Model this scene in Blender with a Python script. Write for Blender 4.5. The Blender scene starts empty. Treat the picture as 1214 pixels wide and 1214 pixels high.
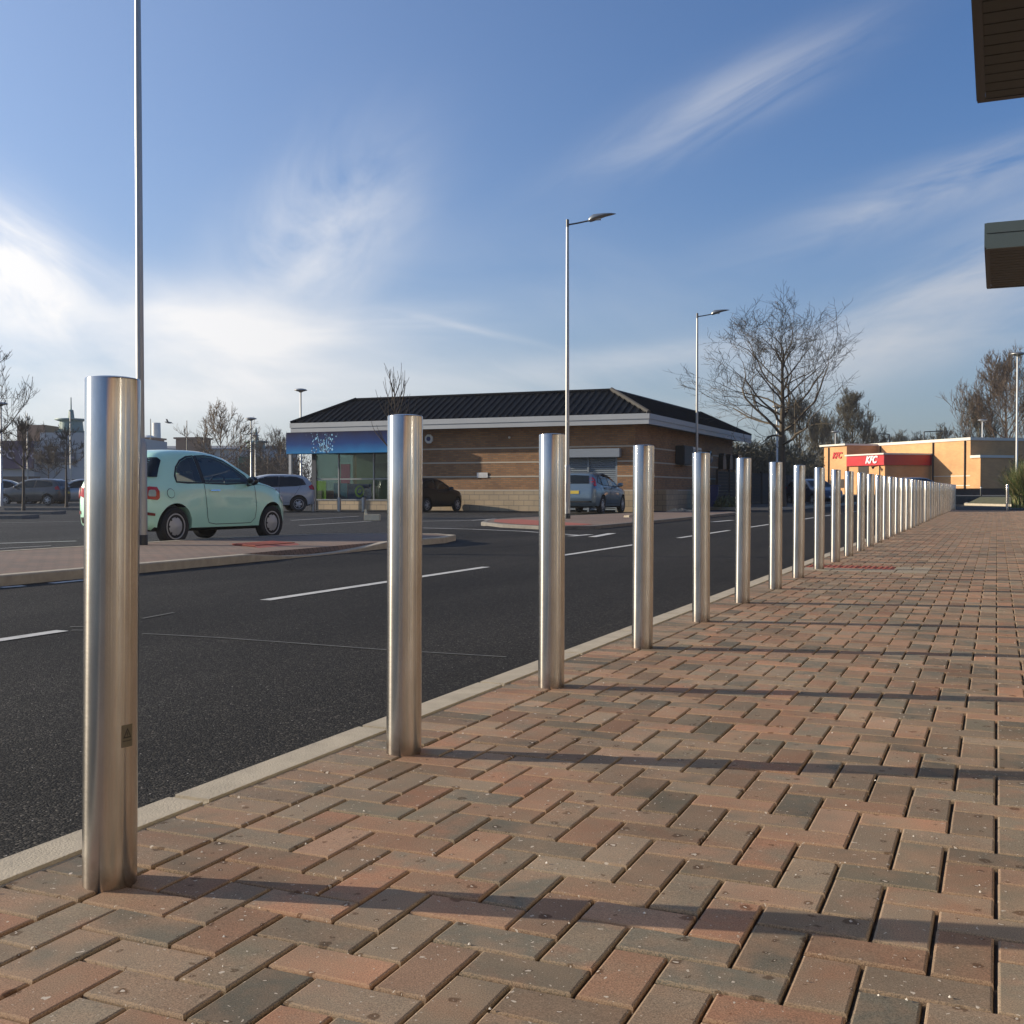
import bpy, bmesh, math, random
from mathutils import Vector, Matrix
from mathutils.bvhtree import BVHTree
R = math.radians
rnd = random.Random(7)
S = bpy.context.scene
COL = S.collection

# ---------------------------------------------------------------- camera, sky, sun, exposure
CAM_H = 0.78
YAW = 23.54            # camera looks this many degrees left of the pavement direction (+Y)
cd = bpy.data.cameras.new('camera'); cam = bpy.data.objects.new('camera', cd); COL.objects.link(cam)
cam.location = (0, 0, CAM_H)
cam.rotation_euler = (R(90 - 1.128), 0, R(YAW))
cd.sensor_width = 36; cd.sensor_height = 36; cd.sensor_fit = 'HORIZONTAL'
cd.lens = 36 * 1320 / 1214; cd.clip_start = 0.05; cd.clip_end = 3000
S.camera = cam
SUN_AZ = -104.3        # degrees clockwise from +Y
SUN_EL = 17.0
SKY_TINT = (.43, .68, 1.02, 1); VEILC = (5.0, 6.0, 7.8, 1); HZ0 = (1.25, 1.42, 1.7, 1); HZ1 = (8.0, 7.8, 7.2, 1)
ld = bpy.data.lights.new('sun', 'SUN'); ld.energy = 5.0; ld.angle = R(0.5); ld.color = (1.0, 0.86, 0.66)
sun = bpy.data.objects.new('sun', ld); COL.objects.link(sun)
sd = Vector((math.sin(R(SUN_AZ)) * math.cos(R(SUN_EL)), math.cos(R(SUN_AZ)) * math.cos(R(SUN_EL)), math.sin(R(SUN_EL))))
sun.rotation_euler = sd.to_track_quat('Z', 'Y').to_euler(); sun.location = (-60, -20, 40)
S.view_settings.view_transform = 'Standard'; S.view_settings.look = 'None'
S.view_settings.gamma = 1; S.view_settings.exposure = 0.5
S.render.resolution_x = 1024; S.render.resolution_y = 1024
S.render.engine = 'CYCLES'

CY, SY = math.cos(R(YAW)), math.sin(R(YAW))
def W(px, d):          # ground point seen in photo column px at forward distance d (metres)
    x = (px - 607) / 1320 * d
    return (x * CY - d * SY, x * SY + d * CY)
def ZP(py, d):         # height seen at photo row py at distance d
    return CAM_H + (581 - py) / 1320 * d

world = bpy.data.worlds.new("World"); S.world = world; world.use_nodes = True
nt = world.node_tree; N = nt.nodes; L = nt.links
for n in list(N): N.remove(n)
def nn(tree, t, **kw):
    n = tree.nodes.new(t)
    for k, v in kw.items(): setattr(n, k, v)
    return n
wo = nn(nt, 'ShaderNodeOutputWorld'); bg = nn(nt, 'ShaderNodeBackground'); bg.inputs[1].default_value = 0.1
L.new(bg.outputs[0], wo.inputs[0])
sky = nn(nt, 'ShaderNodeTexSky'); sky.sky_type = 'NISHITA'; sky.sun_disc = False
sky.sun_elevation = R(SUN_EL); sky.sun_rotation = R(SUN_AZ)
sky.altitude = 50; sky.air_density = 1.0; sky.dust_density = 1.2; sky.ozone_density = 2.0
tc = nn(nt, 'ShaderNodeTexCoord')
def wmath(op, a, b=None, c=None, clamp=False, tree=None):
    t = tree or nt
    n = nn(t, 'ShaderNodeMath', operation=op); n.use_clamp = clamp
    for i, v in enumerate((a, b, c)):
        if v is None: continue
        if isinstance(v, (int, float)): n.inputs[i].default_value = v
        else: t.links.new(v, n.inputs[i])
    return n.outputs[0]
def wdot(vec):
    n = nn(nt, 'ShaderNodeVectorMath', operation='DOT_PRODUCT'); L.new(tc.outputs['Generated'], n.inputs[0])
    n.inputs[1].default_value = vec; return n.outputs['Value']
def pixdir(px, py):
    v = Vector(((px - 607), 1320, (607 - py))); v.normalize()
    e = cam.rotation_euler.to_matrix()
    return e @ Vector((v.x, v.z, -v.y))
# cirrus: (photo column, row of the direction, half length, half height in px at f=1320, tilt, strength, streak frequency along / across)
CLOUDS = [(5, 315, 100, 50, -33, 1.7, 5, 16), (368, 285, 120, 66, 45, .95, 4, 8), (245, 380, 120, 36, -10, .8, 4, 14), (430, 388, 140, 22, 6, .5, 4, 18),
          (570, 392, 75, 4.2, -13, .34, 5, 30), (855, 122, 150, 30, 24, .42, 5, 30), (1100, 228, 170, 30, 14, .46, 5, 24),
          (1150, 335, 190, 50, 24, .72, 3, 18), (790, 420, 150, 15, 5, .55, 4, 20), (480, 455, 420, 42, 0, .55, 3, 12),
          (1120, 410, 210, 30, 9, .36, 3, 14), (120, 450, 330, 70, 0, .85, 2, 6), (700, 350, 320, 60, -12, .12, 3, 12)]
tot = None
for (px, py, rx, ry, rot, st, fa, fb) in CLOUDS:
    c = pixdir(px, py); right = c.cross(Vector((0, 0, 1))).normalized(); up = right.cross(c).normalized()
    a = right * math.cos(R(rot)) + up * math.sin(R(rot)); b = -right * math.sin(R(rot)) + up * math.cos(R(rot))
    da, db, dc = wdot(a), wdot(b), wdot(c)
    cb = nn(nt, 'ShaderNodeCombineXYZ')
    L.new(wmath('MULTIPLY', da, fa), cb.inputs[0]); L.new(wmath('MULTIPLY', db, fb), cb.inputs[1]); cb.inputs[2].default_value = px * .013
    nz = nn(nt, 'ShaderNodeTexNoise'); nz.inputs['Scale'].default_value = 1.0; nz.inputs['Detail'].default_value = 7
    nz.inputs['Roughness'].default_value = .58; nz.inputs['Distortion'].default_value = .9
    L.new(cb.outputs[0], nz.inputs['Vector'])
    q = wmath('ADD', wmath('POWER', wmath('ABSOLUTE', wmath('DIVIDE', da, rx / 1320)), 2), wmath('POWER', wmath('ABSOLUTE', wmath('DIVIDE', db, ry / 1320)), 2))
    g = wmath('EXPONENT', wmath('MULTIPLY', q, -1.0))
    wsp = wmath('ADD', wmath('MULTIPLY', wmath('SUBTRACT', nz.outputs['Fac'], .5), 2.6), .62, clamp=True)
    m = wmath('MULTIPLY', wmath('MULTIPLY', g, wsp), wmath('GREATER_THAN', dc, 0.0))
    m = wmath('MULTIPLY', m, st)
    tot = m if tot is None else wmath('ADD', tot, m)
tot = wmath('MINIMUM', tot, .93)
tint = nn(nt, 'ShaderNodeMix', data_type='RGBA', blend_type='MULTIPLY'); tint.inputs[0].default_value = 1
L.new(sky.outputs[0], tint.inputs[6]); tint.inputs[7].default_value = SKY_TINT
# thin high veil thickening towards the sun
vd = wdot(tuple(Vector((sd.x, sd.y, sd.z)))); veil = wmath('MULTIPLY', wmath('POWER', wmath('MAXIMUM', wmath('ADD', wmath('MULTIPLY', vd, .5), .5), 0), 4.6), .75, clamp=True)
mv = nn(nt, 'ShaderNodeMix', data_type='RGBA'); L.new(veil, mv.inputs[0]); L.new(tint.outputs[2], mv.inputs[6]); mv.inputs[7].default_value = VEILC
# pale haze band at the horizon
se = nn(nt, 'ShaderNodeSeparateXYZ'); L.new(tc.outputs['Generated'], se.inputs[0])
hz = wmath('MULTIPLY', wmath('EXPONENT', wmath('MULTIPLY', wmath('ABSOLUTE', se.outputs[2]), -9.0)), .75)
mh = nn(nt, 'ShaderNodeMix', data_type='RGBA'); L.new(hz, mh.inputs[0]); L.new(mv.outputs[2], mh.inputs[6])
hc = nn(nt, 'ShaderNodeMix', data_type='RGBA'); L.new(wmath('POWER', wmath('MAXIMUM', wmath('ADD', wmath('MULTIPLY', vd, .5), .5), 0), 1.6), hc.inputs[0]); hc.inputs[6].default_value = HZ0; hc.inputs[7].default_value = HZ1
L.new(hc.outputs[2], mh.inputs[7])
cc = nn(nt, 'ShaderNodeMix', data_type='RGBA'); L.new(wmath('POWER', wmath('MAXIMUM', wmath('ADD', wmath('MULTIPLY', vd, .5), .5), 0), 1.3), cc.inputs[0]); cc.inputs[6].default_value = (2.6, 2.75, 3.1, 1); cc.inputs[7].default_value = (9.2, 9.0, 8.8, 1)
mx = nn(nt, 'ShaderNodeMix', data_type='RGBA')
L.new(tot, mx.inputs[0]); L.new(mh.outputs[2], mx.inputs[6]); L.new(cc.outputs[2], mx.inputs[7])
L.new(mx.outputs[2], bg.inputs[0])

# ---------------------------------------------------------------- helpers
class MB:
    def __init__(s): s.v = []; s.f = []; s.m = []
    def add(s, vs, fs, m=0):
        o = len(s.v); s.v += [tuple(p) for p in vs]
        for f in fs: s.f.append(tuple(i + o for i in f)); s.m.append(m)
        return s
    def box(s, x0, x1, y0, y1, z0, z1, m=0, M=None):
        vs = [(x, y, z) for z in (z0, z1) for y in (y0, y1) for x in (x0, x1)]
        if M is not None: vs = [M @ Vector(p) for p in vs]
        return s.add(vs, [(0, 2, 3, 1), (4, 5, 7, 6), (0, 1, 5, 4), (2, 6, 7, 3), (0, 4, 6, 2), (1, 3, 7, 5)], m)
    def tube(s, pts, rad, n=8, m=0, caps=True, flat=1.0):
        pts = [Vector(p) for p in pts]
        if isinstance(rad, (int, float)): rad = [rad] * len(pts)
        vs = []
        t0 = (pts[1] - pts[0]).normalized()
        a = t0.orthogonal().normalized()
        for i, p in enumerate(pts):
            t = (pts[min(i + 1, len(pts) - 1)] - pts[max(i - 1, 0)]).normalized()
            a = (a - t * a.dot(t))
            a = a.normalized() if a.length > 1e-6 else t.orthogonal().normalized()
            b = t.cross(a)
            for k in range(n):
                an = 2 * math.pi * k / n
                vs.append(p + (a * math.cos(an) + b * math.sin(an) * flat) * rad[i])
        fs = []
        for i in range(len(pts) - 1):
            for k in range(n):
                k2 = (k + 1) % n
                fs.append((i * n + k, i * n + k2, (i + 1) * n + k2, (i + 1) * n + k))
        if caps:
            fs.append(tuple(range(n - 1, -1, -1))); fs.append(tuple((len(pts) - 1) * n + k for k in range(n)))
        return s.add(vs, fs, m)
    def lathe(s, prof, n=24, m=0, M=None, caps=True):
        vs = []; fs = []
        for (r, z) in prof:
            for k in range(n):
                an = 2 * math.pi * k / n; vs.append(Vector((r * math.cos(an), r * math.sin(an), z)))
        if M is not None: vs = [M @ p for p in vs]
        for i in range(len(prof) - 1):
            for k in range(n):
                k2 = (k + 1) % n; fs.append((i * n + k, i * n + k2, (i + 1) * n + k2, (i + 1) * n + k))
        if caps:
            fs.append(tuple(range(n - 1, -1, -1))); fs.append(tuple((len(prof) - 1) * n + k for k in range(n)))
        return s.add(vs, fs, m)
    def prism(s, poly, z0, z1, m=0, M=None):
        n = len(poly)
        vs = [Vector((x, y, z0)) for x, y in poly] + [Vector((x, y, z1)) for x, y in poly]
        if M is not None: vs = [M @ p for p in vs]
        fs = [tuple(range(n - 1, -1, -1)), tuple(range(n, 2 * n))] + [(i, (i + 1) % n, n + (i + 1) % n, n + i) for i in range(n)]
        return s.add(vs, fs, m)
    def build(s, name, mats, parent=None, smooth=False, bevel=0.0):
        me = bpy.data.meshes.new(name); me.from_pydata(s.v, [], s.f); me.update()
        if not isinstance(mats, (list, tuple)): mats = [mats]
        for m in mats: me.materials.append(m)
        if len(mats) > 1: me.polygons.foreach_set('material_index', s.m)
        if bevel > 0:
            bm = bmesh.new(); bm.from_mesh(me)
            bmesh.ops.remove_doubles(bm, verts=bm.verts, dist=1e-5)
            es = [e for e in bm.edges if len(e.link_faces) == 2 and e.calc_face_angle(0) > .5]
            bmesh.ops.bevel(bm, geom=es, offset=bevel, segments=2, affect='EDGES', clamp_overlap=True)
            bm.to_mesh(me); bm.free()
        if smooth:
            me.polygons.foreach_set('use_smooth', [True] * len(me.polygons))
            try: me.set_sharp_from_angle(angle=R(smooth if smooth > 1 else 40))
            except Exception: pass
        o = bpy.data.objects.new(name, me); COL.objects.link(o)
        if parent is not None: o.parent = parent
        return o
def tag(o, label, cat=None, group=None, kind=None):
    if label: o['label'] = label
    if cat: o['category'] = cat
    if group: o['group'] = group
    if kind: o['kind'] = kind
    return o
def thing(name, label, cat, loc=(0, 0, 0), rz=0, group=None):
    o = bpy.data.objects.new(name, None); COL.objects.link(o); o.empty_display_size = .3
    o.location = loc; o.rotation_euler = (0, 0, rz)
    return tag(o, label, cat, group)
def struct(o): o['kind'] = 'structure'; return o
def copy_tree(o, parent=None):
    c = o.copy(); COL.objects.link(c)
    if parent is not None: c.parent = parent
    for ch in [x for x in CH.get(o.name, [])] if False else list(o.children): copy_tree(ch, c)
    return c
CH = {}

# ---------------------------------------------------------------- materials
def mat(name, col=(.5, .5, .5), rough=.6, metal=0.0, var=0.0, vscale=8.0, bump=0.0, bscale=60.0, spec=.5, coat=0.0, emit=None, streak=None):
    m = bpy.data.materials.new(name); m.use_nodes = True; t = m.node_tree
    b = t.nodes['Principled BSDF']; b.inputs['Base Color'].default_value = (*col, 1)
    b.inputs['Roughness'].default_value = rough; b.inputs['Metallic'].default_value = metal
    b.inputs['Specular IOR Level'].default_value = spec; b.inputs['Coat Weight'].default_value = coat
    if coat: b.inputs['Coat Roughness'].default_value = .04
    if var or bump: 
        co = nn(t, 'ShaderNodeTexCoord'); vec = co.outputs['Object']
        if streak:
            mp = nn(t, 'ShaderNodeMapping'); mp.inputs['Scale'].default_value = streak; t.links.new(vec, mp.inputs[0]); vec = mp.outputs[0]
    if var:
        nz = nn(t, 'ShaderNodeTexNoise'); nz.inputs['Scale'].default_value = vscale; nz.inputs['Detail'].default_value = 6; nz.inputs['Roughness'].default_value = .6
        t.links.new(vec, nz.inputs['Vector'])
        cr = nn(t, 'ShaderNodeValToRGB'); cr.color_ramp.elements[0].position = .25; cr.color_ramp.elements[1].position = .75
        cr.color_ramp.elements[0].color = (*[max(0, c * (1 - var)) for c in col], 1); cr.color_ramp.elements[1].color = (*[min(1, c * (1 + var)) for c in col], 1)
        t.links.new(nz.outputs['Fac'], cr.inputs[0]); t.links.new(cr.outputs[0], b.inputs['Base Color'])
        rr = wmath('ADD', wmath('MULTIPLY', nz.outputs['Fac'], .2, tree=t), rough - .1, tree=t, clamp=True)
        t.links.new(rr, b.inputs['Roughness'])
    if bump:
        n2 = nn(t, 'ShaderNodeTexNoise'); n2.inputs['Scale'].default_value = bscale; n2.inputs['Detail'].default_value = 4
        t.links.new(vec, n2.inputs['Vector'])
        bp = nn(t, 'ShaderNodeBump'); bp.inputs['Strength'].default_value = bump; bp.inputs['Distance'].default_value = .01
        t.links.new(n2.outputs['Fac'], bp.inputs['Height']); t.links.new(bp.outputs[0], b.inputs['Normal'])
    if emit:
        b.inputs['Emission Color'].default_value = (*emit[:3], 1); b.inputs['Emission Strength'].default_value = emit[3]
    return m
def bricks_mat(name, c1, c2, mortar, bw=.225, bh=.075, mt=.010, bump=.4):
    m = mat(name, c1, .85); t = m.node_tree; b = t.nodes['Principled BSDF']
    co = nn(t, 'ShaderNodeTexCoord'); sp = nn(t, 'ShaderNodeSeparateXYZ'); t.links.new(co.outputs['Object'], sp.inputs[0])
    cb = nn(t, 'ShaderNodeCombineXYZ'); t.links.new(wmath('ADD', sp.outputs[0], sp.outputs[1], tree=t), cb.inputs[0]); t.links.new(sp.outputs[2], cb.inputs[1])
    br = nn(t, 'ShaderNodeTexBrick'); br.inputs['Scale'].default_value = 1.0; br.inputs['Brick Width'].default_value = bw; br.inputs['Row Height'].default_value = bh
    br.inputs['Mortar Size'].default_value = mt; br.inputs['Mortar Smooth'].default_value = .1; br.inputs['Bias'].default_value = -.1
    br.inputs['Color1'].default_value = (*c1, 1); br.inputs['Color2'].default_value = (*c2, 1); br.inputs['Mortar'].default_value = (*mortar, 1)
    t.links.new(cb.outputs[0], br.inputs['Vector'])
    nz = nn(t, 'ShaderNodeTexNoise'); nz.inputs['Scale'].default_value = .7; nz.inputs['Detail'].default_value = 7; t.links.new(co.outputs['Object'], nz.inputs['Vector'])
    mx = nn(t, 'ShaderNodeMix', data_type='RGBA', blend_type='MULTIPLY'); mx.inputs[0].default_value = .55
    cr = nn(t, 'ShaderNodeValToRGB'); cr.color_ramp.elements[0].position = .3; cr.color_ramp.elements[1].position = .7
    cr.color_ramp.elements[0].color = (.6, .6, .6, 1); cr.color_ramp.elements[1].color = (1.15, 1.12, 1.08, 1)
    t.links.new(nz.outputs['Fac'], cr.inputs[0]); t.links.new(br.outputs['Color'], mx.inputs[6]); t.links.new(cr.outputs[0], mx.inputs[7])
    t.links.new(mx.outputs[2], b.inputs['Base Color'])
    bp = nn(t, 'ShaderNodeBump'); bp.inputs['Strength'].default_value = bump; bp.inputs['Distance'].default_value = .006; bp.invert = True
    t.links.new(br.outputs['Fac'], bp.inputs['Height']); t.links.new(bp.outputs[0], b.inputs['Normal'])
    return m

def asphalt_mat(name, base, light, sc=1.0, patch=.25, warm=None):
    m = mat(name, base, .8); t = m.node_tree; b = t.nodes['Principled BSDF']
    co = nn(t, 'ShaderNodeTexCoord'); v = co.outputs['Object']
    vo = nn(t, 'ShaderNodeTexVoronoi'); vo.inputs['Scale'].default_value = 95 * sc; t.links.new(v, vo.inputs['Vector'])
    sepc = nn(t, 'ShaderNodeSeparateColor'); t.links.new(vo.outputs['Color'], sepc.inputs[0])
    cr = nn(t, 'ShaderNodeValToRGB'); e = cr.color_ramp.elements
    e[0].position = 0; e[0].color = (*[c * .55 for c in base], 1); e[1].position = 1; e[1].color = (*light, 1)
    x = cr.color_ramp.elements.new(.6); x.color = (*base, 1); x = cr.color_ramp.elements.new(.93); x.color = (*[a * .6 + c * .4 for a, c in zip(base, light)], 1)
    t.links.new(sepc.outputs[0], cr.inputs[0])
    nz = nn(t, 'ShaderNodeTexNoise'); nz.inputs['Scale'].default_value = .35; nz.inputs['Detail'].default_value = 9; nz.inputs['Roughness'].default_value = .62
    mp = nn(t, 'ShaderNodeMapping'); mp.inputs['Scale'].default_value = (1.6, .35, 1); t.links.new(v, mp.inputs[0]); t.links.new(mp.outputs[0], nz.inputs['Vector'])
    c2 = nn(t, 'ShaderNodeValToRGB'); c2.color_ramp.elements[0].position = .3; c2.color_ramp.elements[1].position = .7
    c2.color_ramp.elements[0].color = (1 - patch, 1 - patch, 1 - patch, 1); c2.color_ramp.elements[1].color = (1 + patch, 1 + patch, 1 + patch, 1)
    t.links.new(nz.outputs['Fac'], c2.inputs[0])
    mx = nn(t, 'ShaderNodeMix', data_type='RGBA', blend_type='MULTIPLY'); mx.inputs[0].default_value = 1
    t.links.new(cr.outputs[0], mx.inputs[6]); t.links.new(c2.outputs[0], mx.inputs[7])
    # sparse bright chips
    v2 = nn(t, 'ShaderNodeTexVoronoi'); v2.inputs['Scale'].default_value = 14 * sc; t.links.new(v, v2.inputs['Vector'])
    lt = wmath('LESS_THAN', v2.outputs['Distance'], .055, tree=t)
    s2 = nn(t, 'ShaderNodeSeparateColor'); t.links.new(v2.outputs['Color'], s2.inputs[0])
    lt = wmath('MULTIPLY', lt, wmath('GREATER_THAN', s2.outputs[1], .6, tree=t), tree=t)
    m3 = nn(t, 'ShaderNodeMix', data_type='RGBA'); t.links.new(lt, m3.inputs[0]); t.links.new(mx.outputs[2], m3.inputs[6]); m3.inputs[7].default_value = (.5, .48, .45, 1)
    t.links.new(m3.outputs[2], b.inputs['Base Color'])
    bp = nn(t, 'ShaderNodeBump'); bp.inputs['Strength'].default_value = .55; bp.inputs['Distance'].default_value = .005; bp.invert = True
    t.links.new(vo.outputs['Distance'], bp.inputs['Height']); t.links.new(bp.outputs[0], b.inputs['Normal'])
    b.inputs['Specular IOR Level'].default_value = .12
    return m

M_asph = asphalt_mat('asphalt', (.019, .0178, .016), (.105, .096, .083), 1.6, .42)
M_asph_far = asphalt_mat('worn asphalt', (.030, .030, .029), (.15, .14, .13), .6, .25)
M_sand = mat('joint sand', (.13, .092, .06), .95, var=.35, vscale=40, bump=.6, bscale=300)
M_kerb = mat('kerb concrete', (.40, .35, .27), .85, var=.18, vscale=9, bump=.25, bscale=180)
M_kerbd = mat('weathered kerb', (.15, .14, .125), .9, var=.3, vscale=5, bump=.3, bscale=120)
M_white = mat('road paint', (.52, .52, .50), .7, var=.25, vscale=14, bump=.3, bscale=150)
M_wornw = mat('worn road paint', (.10, .10, .095), .8, var=.5, vscale=30)
M_galv = mat('galvanised steel', (.36, .36, .35), .45, metal=.8, var=.08, vscale=6)
M_dkmetal = mat('dark lamp metal', (.10, .10, .10), .4, metal=.6)
M_lens = mat('lamp lens', (.55, .56, .56), .2)
M_whitepaint = mat('white paint', (.62, .62, .60), .5, var=.08, vscale=2)
M_rubber = mat('tyre rubber', (.022, .022, .022), .8, bump=.3, bscale=90)
M_black = mat('black plastic', (.015, .015, .016), .5)
M_arch = mat('arch liner', (.01, .01, .01), .9)
M_rim = mat('silver wheel paint', (.42, .42, .42), .4, metal=.15)
M_glassd = mat('tinted car glass', (.007, .010, .011), .05, spec=.45)
M_chrome = mat('chrome', (.75, .75, .75), .12, metal=1)
M_redl = mat('red lamp lens', (.45, .012, .015), .15, spec=.6)
M_clearl = mat('clear lamp lens', (.6, .6, .6), .12, spec=.7)
M_plate = mat('yellow plate', (.62, .46, .06), .5)
M_seam = mat('panel gap', (.02, .03, .028), .8)

def steel_mat():
    m = bpy.data.materials.new('brushed stainless steel'); m.use_nodes = True; t = m.node_tree; b = t.nodes['Principled BSDF']
    b.inputs['Metallic'].default_value = 1; b.inputs['Base Color'].default_value = (.62, .58, .53, 1)
    b.inputs['Roughness'].default_value = .24; b.inputs['Anisotropic'].default_value = .84; b.inputs['Anisotropic Rotation'].default_value = .25
    tg = nn(t, 'ShaderNodeTangent', direction_type='RADIAL', axis='Z'); t.links.new(tg.outputs[0], b.inputs['Tangent'])
    co = nn(t, 'ShaderNodeTexCoord'); mp = nn(t, 'ShaderNodeMapping'); mp.inputs['Scale'].default_value = (24, 24, 420)
    t.links.new(co.outputs['Object'], mp.inputs[0])
    nz = nn(t, 'ShaderNodeTexNoise'); nz.inputs['Scale'].default_value = 1; nz.inputs['Detail'].default_value = 3; t.links.new(mp.outputs[0], nz.inputs['Vector'])
    t.links.new(wmath('ADD', wmath('MULTIPLY', nz.outputs['Fac'], .05, tree=t), .19, tree=t), b.inputs['Roughness'])
    oi = nn(t, 'ShaderNodeObjectInfo'); m5 = nn(t, 'ShaderNodeMapping'); m5.inputs['Scale'].default_value = (3, 3, .9); t.links.new(co.outputs['Object'], m5.inputs[0])
    t.links.new(wmath('MULTIPLY', oi.outputs['Random'], 40, tree=t), m5.inputs['Location'])
    n2 = nn(t, 'ShaderNodeTexNoise'); n2.inputs['Scale'].default_value = 5; n2.inputs['Detail'].default_value = 9; n2.inputs['Roughness'].default_value = .68; t.links.new(m5.outputs[0], n2.inputs['Vector'])
    cr = nn(t, 'ShaderNodeValToRGB'); cr.color_ramp.elements[0].position = .3; cr.color_ramp.elements[1].position = .72
    cr.color_ramp.elements[0].color = (.43, .405, .375, 1); cr.color_ramp.elements[1].color = (.60, .575, .545, 1)
    t.links.new(n2.outputs['Fac'], cr.inputs[0])
    # grime splashed up from the paving near the foot
    sp = nn(t, 'ShaderNodeSeparateXYZ'); t.links.new(co.outputs['Object'], sp.inputs[0])
    n3 = nn(t, 'ShaderNodeTexNoise'); n3.inputs['Scale'].default_value = 30; n3.inputs['Detail'].default_value = 6; t.links.new(co.outputs['Object'], n3.inputs['Vector'])
    g = wmath('MULTIPLY', wmath('SUBTRACT', wmath('MULTIPLY', n3.outputs['Fac'], .12, tree=t), sp.outputs[2], tree=t), 14, tree=t, clamp=True)
    mx = nn(t, 'ShaderNodeMix', data_type='RGBA'); t.links.new(wmath('MULTIPLY', g, .6, tree=t), mx.inputs[0]); t.links.new(cr.outputs[0], mx.inputs[6]); mx.inputs[7].default_value = (.16, .10, .06, 1)
    t.links.new(mx.outputs[2], b.inputs['Base Color'])
    bp = nn(t, 'ShaderNodeBump'); bp.inputs['Strength'].default_value = .03; bp.inputs['Distance'].default_value = .0006
    t.links.new(nz.outputs['Fac'], bp.inputs['Height']); t.links.new(bp.outputs[0], b.inputs['Normal'])
    return m
M_steel = steel_mat()

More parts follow.
